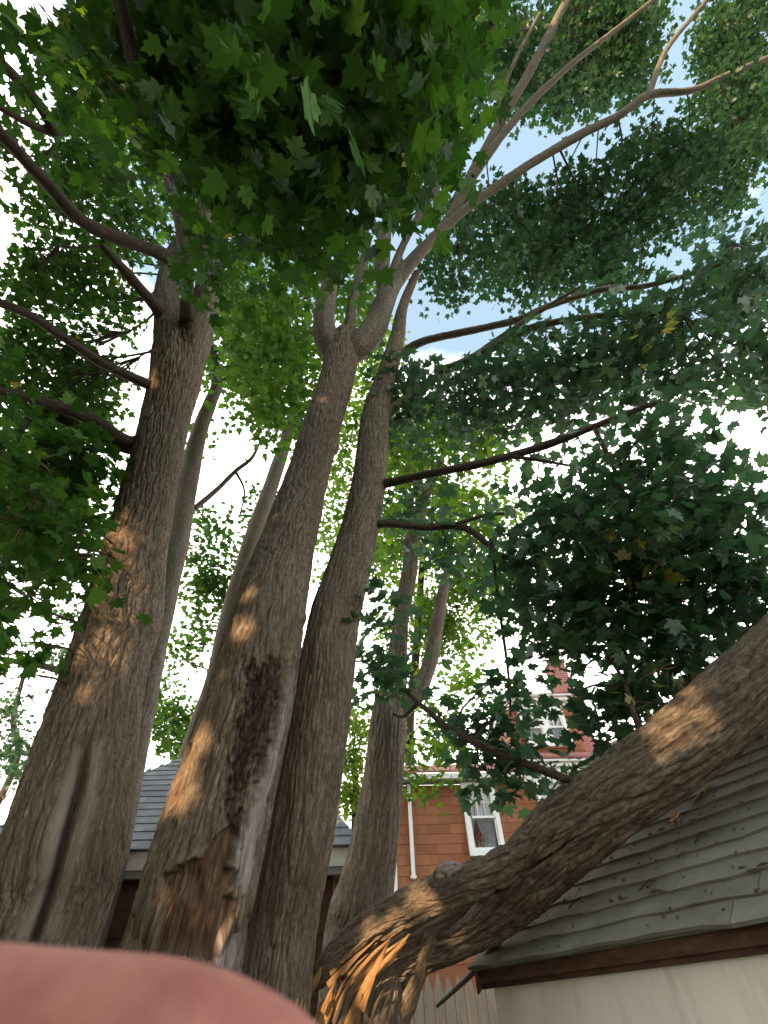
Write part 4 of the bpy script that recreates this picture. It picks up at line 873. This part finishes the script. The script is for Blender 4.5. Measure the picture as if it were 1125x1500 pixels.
far_tree('thin crowned tree beyond the garage, left of the fluted trunk', [(10, 1150, 16, 12), (20, 1050, 16.5, 9), (40, 970, 17, 6)],
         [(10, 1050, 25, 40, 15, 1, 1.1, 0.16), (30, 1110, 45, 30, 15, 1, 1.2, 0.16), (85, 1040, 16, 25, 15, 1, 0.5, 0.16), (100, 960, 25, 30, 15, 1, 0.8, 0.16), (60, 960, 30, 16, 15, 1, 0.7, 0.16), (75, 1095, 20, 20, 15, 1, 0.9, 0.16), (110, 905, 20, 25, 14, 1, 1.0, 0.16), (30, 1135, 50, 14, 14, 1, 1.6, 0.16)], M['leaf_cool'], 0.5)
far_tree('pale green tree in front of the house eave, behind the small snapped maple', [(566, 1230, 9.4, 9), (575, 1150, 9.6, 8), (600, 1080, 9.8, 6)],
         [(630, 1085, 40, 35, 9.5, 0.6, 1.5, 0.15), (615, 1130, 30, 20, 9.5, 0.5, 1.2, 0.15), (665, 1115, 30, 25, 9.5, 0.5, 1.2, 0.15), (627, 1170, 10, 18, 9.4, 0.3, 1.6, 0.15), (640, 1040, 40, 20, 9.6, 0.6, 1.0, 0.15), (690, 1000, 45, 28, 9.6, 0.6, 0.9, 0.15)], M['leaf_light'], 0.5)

# ------------------------------------------------------------------ fallen tree and its stump
fal = thing('fallen_tree', 'fallen maple trunk, split at its broken end, lying across the shed roof', 'fallen tree')
CRK = [(540, 1398), (574, 1371), (618, 1349), (664, 1330), (711, 1311), (750, 1291), (812, 1250), (850, 1222)]
def disp_log(X, D, a, v):
    px, py, z = proj(X.reshape(-1, 3)); px = px.reshape(X.shape[:2]); py = py.reshape(X.shape[:2])
    front = sm(-0.1, 0.2, ((C0 - X) * D).sum(-1) / np.linalg.norm(C0 - X, axis=-1))
    j = 4 * gnoise(X * 9.0) + 2.5 * gnoise(X * 24.0)
    w = np.interp(px, [560, 640, 740, 850], [11, 8, 4.5, 0.6])
    d = line_d(px, py + j, CRK); g = (1 - sm(0.55, 1.0, d / w)) * front
    zr = np.zeros_like(g)
    return -0.13 * g, 1 - g, {'smoothbark': zr, 'rot': 0.6 * g, 'wound': 0.5 * g, 'pale': zr}
lg = px_path([(556, 1420, 3.26, 40), (600, 1402, 3.28, 54), (650, 1380, 3.26, 60), (700, 1356, 3.2, 64), (750, 1310, 3.14, 84), (810, 1238, 3.06, 112), (900, 1165, 2.93, 115), (1000, 1090, 2.86, 117), (1100, 998, 2.86, 112), (1200, 905, 2.92, 106), (1330, 780, 3.1, 96)])
tube('trunk', lg, M['bark_log'], fal, 280, 0.011, 0.026, (15, 1.5), disp_log, seed=4, wob=0.02)
viewd = norm(at(560, 1360, 3.2) - C0)
tube('split_slab', px_path([(880, 1176, 3.0, 36), (800, 1228, 3.04, 54), (720, 1277, 3.1, 52), (640, 1312, 3.16, 54), (578, 1338, 3.2, 50), (530, 1370, 3.22, 46), (492, 1402, 3.22, 40), (470, 1428, 3.22, 26), (462, 1440, 3.22, 14)]), M['bark_log'], fal, 200, 0.011, 0.022, (13, 2.6), disp_none, (viewd, 0.8), 4.2, 0.03)
tube('split_core', px_path([(575, 1385, 3.3, 20), (620, 1362, 3.3, 34), (680, 1334, 3.27, 36), (760, 1290, 3.2, 36), (820, 1245, 3.12, 30)]), M['grey_wood'], fal, 40, 0.02, 0.012, (26, 1.5), None, None, 3)
def wedge(name, rows, parent, mat='split_wood', th=0.55):
    """straight faceted sliver of torn wood: irregular four or five sided section, ragged along its length"""
    pts = np.array(px_path(rows)); P = pts[:, :3]; n = 7; t = np.linspace(0, 1, n) ** 1.15
    L = np.concatenate([[0], np.cumsum(np.linalg.norm(np.diff(P, axis=0), axis=1))]); L /= L[-1]
    Q = np.stack([np.interp(t, L, pts[:, k]) for k in range(4)], 1); ax = norm(P[-1] - P[0]); sd = norm(np.cross(ax, viewd)); dp = np.cross(sd, ax)
    k = 5; an = np.sort(rng.uniform(0, 2 * math.pi / k * 0.6, k) + np.arange(k) * 2 * math.pi / k); kr = rng.uniform(0.75, 1.15, k)
    V = []; B = []
    for i in range(n):
        r = max(Q[i, 3], 0.0015)
        for j in range(k):
            rr = r * kr[j] * rng.uniform(0.8, 1.12); V.append(Q[i, :3] + sd * math.cos(an[j]) * rr + dp * math.sin(an[j]) * rr * th)
            B.append((math.cos(an[j]) * 0.1 + pts[0, 0] * 7, math.sin(an[j]) * 0.1, t[i] * 0.6))
    o = mesh_np(name, V, grid_faces(n, k), M[mat], parent, False, {'bk': B})
    bm_faces(o, [list(range(k))[::-1], [(n - 1) * k + j for j in range(k)]]); return o
def shards(parent, x0, x1, y0, y1, z, n, wide, lean):
    for q in range(n):
        x = rng.uniform(x0, x1); y = rng.uniform(y0, y1); l = rng.uniform(25, 70); zz = z + rng.uniform(-0.05, 0.06)
        wedge('splinter', [(x + lean * l * 0.5, y - l * 0.5, zz, 1.0), (x, y, zz, wide * rng.uniform(0.5, 1.1)), (x - lean * l * 0.5, y + l * 0.6, zz, wide * 1.3)], parent, 'split_wood' if rng.random() < 0.65 else 'grey_wood')
for rows in ([(640, 1338, 3.17, 6), (600, 1352, 3.17, 16), (560, 1378, 3.18, 22), (520, 1412, 3.2, 16), (490, 1440, 3.2, 5)],
             [(600, 1368, 3.12, 3), (578, 1392, 3.13, 22), (548, 1418, 3.14, 30), (520, 1446, 3.14, 22), (488, 1478, 3.14, 8)],
             [(470, 1418, 3.14, 4), (463, 1436, 3.14, 14), (456, 1452, 3.14, 6)],
             [(560, 1388, 3.1, 2), (538, 1418, 3.11, 14), (505, 1450, 3.12, 16), (470, 1492, 3.12, 6)]):
    wedge('splinter', rows, fal)
tube('branch', px_path([(868, 1160, 2.95, 15), (845, 1148, 3.05, 13), (790, 1126, 3.3, 12), (725, 1100, 3.6, 11), (660, 1068, 4.0, 9), (625, 1040, 4.2, 7), (590, 1008, 4.5, 5)]), M['bark_branch'], fal, 12, 0.05, 0.003, (14, 5))
tube('branch', px_path([(612, 1030, 4.3, 6), (590, 1050, 4.3, 5), (575, 1045, 4.3, 4)]), M['bark_branch'], fal, 8, 0.05)
tube('branch', px_path([(955, 1095, 2.95, 12), (930, 1050, 3.1, 9), (915, 1000, 3.4, 6), (890, 960, 3.7, 4)]), M['bark_branch'], fal, 8, 0.05)
tube('bark_flap', px_path([(632, 1297, 3.02, 6), (638, 1287, 3.02, 15), (650, 1276, 3.02, 20), (663, 1271, 3.04, 17), (676, 1269, 3.06, 5)]), M['pale_bark'], fal, 40, 0.006, 0.02, (30, 14), None, (viewd, 0.8), 2, 0.25)
crf = Crown()
Lf = limb_pts([px_path([(868, 1160, 2.95, 15), (725, 1100, 3.6, 11), (590, 1008, 4.5, 5)]), px_path([(955, 1095, 2.95, 12), (915, 1000, 3.4, 6)])])
for b in [(735, 1040, 35, 40, 4.2, 0.3, 1.7, 0.14), (700, 1080, 40, 30, 4.2, 0.3, 1.7, 0.14), (760, 1120, 40, 28, 4.0, 0.3, 2.0, 0.14), (715, 1135, 30, 25, 4.1, 0.3, 1.8, 0.14), (790, 1140, 22, 18, 3.9, 0.2, 1.6, 0.14), (735, 995, 14, 14, 4.3, 0.2, 1.0, 0.14), (650, 1060, 30, 22, 4.4, 0.3, 0.9, 0.14), (745, 1150, 24, 14, 4.0, 0.2, 1.5, 0.14),
          (890, 1060, 40, 35, 3.6, 0.3, 2.0, 0.14), (870, 1110, 28, 25, 3.5, 0.2, 1.6, 0.14), (940, 1030, 40, 30, 3.6, 0.3, 1.8, 0.14), (960, 985, 50, 25, 3.8, 0.3, 1.8, 0.14), (850, 1010, 20, 14, 3.8, 0.2, 0.8, 0.14), (1010, 970, 50, 35, 3.5, 0.3, 2.0, 0.14), (1120, 1040, 14, 14, 3.2, 0.1, 1.8, 0.14), (962, 1018, 18, 12, 3.3, 0.1, 1.0, 0.12, 0.95), (845, 1150, 10, 12, 3.3, 0.1, 1.4, 0.13)]:  # the one high-tint blob paints sunlit yellow-green leaves
    fill_blob(crf, (*b[:6], b[6] * 1.3, *b[7:]), Lf, 0.42)
crf_big = bake_crown(crf, fal, M['leaf_cool'], 200)

stump = thing('tree_stump', 'splintered standing stump with torn bark below the fallen trunk', 'stump')
sp = to_ground(px_path([(548, 1500, 3.16, 92), (556, 1460, 3.2, 66), (566, 1425, 3.24, 46), (574, 1402, 3.26, 22)]), 1.3)
tube('trunk', sp, M['bark_log'], stump, 160, 0.015, 0.022, (14, 2.0), disp_none, seed=7)
tube('torn_bark', px_path([(632, 1372, 3.2, 16), (622, 1398, 3.2, 22), (610, 1432, 3.18, 26), (592, 1475, 3.16, 32), (570, 1530, 3.12, 40)]), M['bark_log'], stump, 60, 0.015, 0.014, (16, 2.5), disp_none, (viewd, 0.6), 8)
for rows in ([(556, 1400, 3.06, 2), (536, 1440, 3.06, 12), (515, 1490, 3.05, 16), (500, 1530, 3.05, 20)], [(575, 1366, 3.03, 2), (560, 1400, 3.04, 8), (540, 1440, 3.05, 10), (520, 1490, 3.05, 12)],
             [(486, 1455, 3.08, 4), (478, 1475, 3.08, 22), (468, 1510, 3.06, 34)], [(505, 1462, 3.08, 3), (500, 1490, 3.08, 12), (496, 1530, 3.06, 20)],
             [(530, 1455, 3.04, 2), (524, 1490, 3.04, 9), (520, 1540, 3.04, 14)]):
    wedge('splinter', rows, stump)
for rows in ([(520, 1420, 3.12, 6), (508, 1450, 3.1, 22), (492, 1500, 3.08, 32), (480, 1560, 3.06, 40)], [(545, 1430, 3.12, 8), (535, 1470, 3.1, 24), (522, 1530, 3.08, 36)]):
    wedge('splinter', rows, stump, 'grey_wood')

shards(stump, 475, 560, 1450, 1490, 3.07, 16, 8, 0.45)
shards(fal, 500, 575, 1390, 1425, 3.14, 10, 7, 1.1)

# dry leaves and bits on the shed roof
def roof_pt(x, y):
    d = _F + _R * ((x - 562.5) / FPX) + _U * ((750 - y) / FPX); t = ((sa - C0) @ rn) / (d @ rn); return C0 + d * t
dl = [(988, 1172, 0.10, 'dry_leaf', 'curled tan dry leaf wedged low between trunk and roof'), (982, 1182, 0.055, 'dry_leaf', 'small crumpled brown leaf beside the tan leaf on the roof'),
      (1017, 1147, 0.085, 'yellow_leaf', 'yellowish dry leaf lying where the trunk meets the roof'), (1031, 1131, 0.06, 'yellow_leaf', 'small pale yellow leaf above the yellowish leaf on the roof'), (1121, 1052, 0.08, 'dry_leaf', 'orange brown dry leaf high up on the shed roof')]
bv, bf = LB[0]
for (x, y, s_, mt, lb) in dl:
    p = roof_pt(x + 12, y + 26) + rn * 0.03; V = bv.copy(); V[:, 2] = V[:, 2] * 3 + 0.5 * V[:, 0] ** 2 + 0.15 * np.sin(V[:, 1] * 9) * 0.5
    Rm = np.stack([ed, upr, rn], -1) @ np.array(Matrix.Rotation(random.uniform(0, 6), 3, 'Z')) @ np.array(Matrix.Rotation(random.uniform(-0.9, 0.2), 3, 'X'))
    o = poly('dry_leaf', (V * s_ * 1.3) @ Rm.T + p, [tuple(map(int, f)) for f in bf], M[mt]); so_ = o.modifiers.new('thick', 'SOLIDIFY'); so_.thickness = 0.002
    tag(o, lb, 'leaf', 'dead leaves on the shed roof')
strip = thing('torn_wood_strip', 'long pale strip of torn wood between the trunk and the roof', 'wood strip')
tube('strip', [(*(roof_pt(1055, 1103) + rn * 0.03), 0.006), (*(roof_pt(1072, 1085) + rn * 0.05), 0.016), (*(roof_pt(1090, 1066) + rn * 0.05), 0.02)], M['split_wood'], strip, 8, 0.03)
V, F = [], []
for i in range(420):
    e_, u_ = rng.uniform(0.2, 4.6), abs(rng.normal(0.7, 0.6)); p = sa + ed * e_ + upr * min(u_, 2.8) + rn * 0.016; s_ = rng.uniform(0.003, 0.011) * (2.0 if rng.random() < 0.08 else 1)
    q = norm(rng.normal(size=3)); o = len(V); a1 = norm(np.cross(q, rn)); a2 = np.cross(rn, a1)
    V += [p + a1 * s_ * 1.6, p + a2 * s_, p - a1 * s_, p - a2 * s_ * 0.8, p + rn * s_ * 0.8]; F += [(o, o + 1, o + 4), (o + 1, o + 2, o + 4), (o + 2, o + 3, o + 4), (o + 3, o, o + 4)]
for i in range(90):                          # torn granule flakes and moss along the course edges
    c_ = int(rng.integers(1, 13)); e_ = rng.uniform(0.3, 4.4); p = sa + ed * e_ + upr * (SLOPE * c_ / 21 - 0.02 + rng.normal(0, 0.012)) + rn * 0.02; l_, w_ = rng.uniform(0.012, 0.06), rng.uniform(0.006, 0.016); o = len(V); m_ = 7
    for q in range(m_): t_ = 2 * math.pi * q / m_; V.append(p + ed * (math.cos(t_) * l_ * rng.uniform(0.6, 1)) + upr * (math.sin(t_) * w_ * rng.uniform(0.6, 1.2)))
    V.append(p + rn * rng.uniform(0.004, 0.012)); F += [(o + q, o + (q + 1) % m_, o + m_) for q in range(m_)]
deb = poly('roof_debris', V, F, M['debris']); tag(deb, 'scattered bark crumbs and dirt over the shed roof', 'debris', kind='stuff')
for k, (x, y, x2, y2, lb) in enumerate(((836, 1335, 862, 1318, 'short forked twig lying low on the shed roof near its far end'), (1022, 1240, 1040, 1222, 'curled dark twig on the middle of the shed roof'), (940, 1310, 965, 1296, 'thin bent twig on the shed roof below the curled one'))):
    a_, b_ = roof_pt(x, y) + rn * 0.02, roof_pt(x2, y2) + rn * 0.022; c_ = (a_ + b_) / 2 + rn * 0.004 + upr * 0.03
    tw = thing('twig', lb, 'twig', 'twigs on the shed roof'); tube('stem', [(*a_, 0.004), (*c_, 0.005), (*b_, 0.003)], M['bark_branch'], tw, 6, 0.03)
    tube('fork', [(*c_, 0.004), (*(c_ + ed * 0.06 - upr * 0.05), 0.002)], M['bark_branch'], tw, 6, 0.03)

# ------------------------------------------------------------------ unseen trees added toward the sun, behind the photographer's left shoulder, to shade the yard
AD = norm(np.array([S[0], S[1], 0.0])); PD = np.array([-AD[1], AD[0], 0.0])
def added_shade_tree(label, p, along, zc, rp, rz, n, off_=0.0, ls=(0.24, 0.36)):
    t = thing('added_shade_tree', label, 'tree', 'unseen trees added to block the low sun')
    c = PD * p + AD * along
    b_ = c + PD * off_
    tube('trunk', [(b_[0], b_[1], -0.1, 0.36), (b_[0] + 0.1, b_[1], 2, 0.28), (*((b_ + c)[:2] / 2), zc * 0.9, 0.2), (c[0] + 0.2, c[1], zc + rz * 0.6, 0.06)], M['bark_fine'], t, 24, 0.15, 0.01)
    m = n // 10; u = norm(rng.normal(size=(m, 3))) * rng.random(m)[:, None] ** (1 / 2.4)
    sc = np.array([c[0], c[1], zc]) + PD * (u[:, :1] * rp) + AD * (u[:, 1:2] * 1.5) + np.array([0, 0, 1.0]) * (u[:, 2:] * rz)
    idx = np.repeat(np.arange(m), 10); off = rng.normal(size=(m * 10, 3)) * 0.25; pos = sc[idx] + off
    pos[:, 2] = np.maximum(pos[:, 2], 0.4)
    keep = carve(pos, 0.10); pos = pos[keep]; k = len(pos)
    cr_ = Crown(); cr_.add(pos, leaf_frames(pos, norm(off[keep]), k, 0.4, 0.9), rng.uniform(*ls, k), np.clip(rng.normal(0.45, 0.15, k), 0, 0.9), np.zeros(k, bool))
    cr_.twig = [(np.array([c[0], c[1], min(max(q[2] - 0.8, 1.5), zc + rz * 0.5)]), q, 0.02, 0.004) for q in sc[::6]]
    bake_crown(cr_, t, M['leaf'])
added_shade_tree('unseen leafy tree added behind the photographer to shade the shed and the fallen trunk', 0.6, 7.5, 5.8, 3.8, 5.0, 10500, 1.5)
added_shade_tree('unseen leafy tree added behind the photographer to shade the clump of maples', -4.2, 8.0, 7.4, 4.0, 6.6, 14500, -2.0)
added_shade_tree('unseen leafy tree added behind the photographer to shade the garage', -9.2, 8.0, 7.4, 3.8, 6.4, 9500, -1.0)
added_shade_tree('unseen leafy tree added farther behind the photographer to shade above the others', -3.4, 11.5, 15.5, 7.0, 7.5, 15000, -3.0, (0.34, 0.5))
added_shade_tree('unseen leafy tree added far behind the photographer to shade the high limbs', 4.2, 12.0, 14.0, 5.4, 9.0, 15000, 1.0, (0.34, 0.5))

# ------------------------------------------------------------------ the photographer's hand: a finger in front of the lens
def camp(x, y, z): return C0 + _R * x + _U * y + _F * z
HV = []; HE = []; HR = []
def chain(pts, start=None):
    prev = start
    for x, y, z, r in pts:
        HV.append(camp(x, y, z)); HR.append(r); i = len(HV) - 1
        if prev is not None: HE.append((prev, i))
        prev = i
    return prev
chain([(-0.165, -0.120, 0.006, 0.026)]); chain([(-0.135, -0.098, 0.014, 0.027), (-0.105, -0.080, 0.022, 0.022)], 0)
pk = 2
chain([(-0.085, -0.0590, 0.034, 0.0100), (-0.060, -0.0506, 0.037, 0.0088), (-0.040, -0.0497, 0.037, 0.0086), (-0.0300, -0.0502, 0.037, 0.0081), (-0.0205, -0.0508, 0.037, 0.0084), (-0.0105, -0.0542, 0.037, 0.0078), (-0.0040, -0.0600, 0.037, 0.0062)], pk)
chain([(-0.083, -0.080, 0.032, 0.0100), (-0.052, -0.0765, 0.040, 0.0090), (-0.026, -0.0785, 0.042, 0.0085), (-0.006, -0.083, 0.040, 0.0068)], pk)
chain([(-0.088, -0.098, 0.030, 0.0096), (-0.058, -0.096, 0.038, 0.0086), (-0.034, -0.097, 0.041, 0.0080), (-0.017, -0.101, 0.038, 0.0064)], pk)
chain([(-0.102, -0.116, 0.026, 0.0088), (-0.076, -0.118, 0.033, 0.0078), (-0.056, -0.120, 0.035, 0.0070), (-0.043, -0.123, 0.032, 0.0056)], 1)
chain([(-0.118, -0.092, -0.012, 0.0115), (-0.090, -0.082, -0.028, 0.0100), (-0.066, -0.078, -0.034, 0.0086), (-0.052, -0.077, -0.034, 0.0070)], 1)
chain([(-0.200, -0.165, -0.010, 0.026), (-0.270, -0.260, -0.040, 0.034), (-0.32, -0.36, -0.08, 0.040)], 0)
me = bpy.data.meshes.new('hand'); me.from_pydata([tuple(map(float, v)) for v in HV], HE, []); me.update(); me.materials.append(M['skin'])
hand = link(bpy.data.objects.new('hand', me)); sk = hand.modifiers.new('skin', 'SKIN'); sk.use_smooth_shade = True
for i, r in enumerate(HR): me.skin_vertices[0].data[i].radius = (r, r); me.skin_vertices[0].data[i].use_root = (i == 0)
ss = hand.modifiers.new('sub', 'SUBSURF'); ss.levels = 2; ss.render_levels = 3
tag(hand, 'pink fingers of the photographer reaching in front of the lens, out of focus', 'hand')
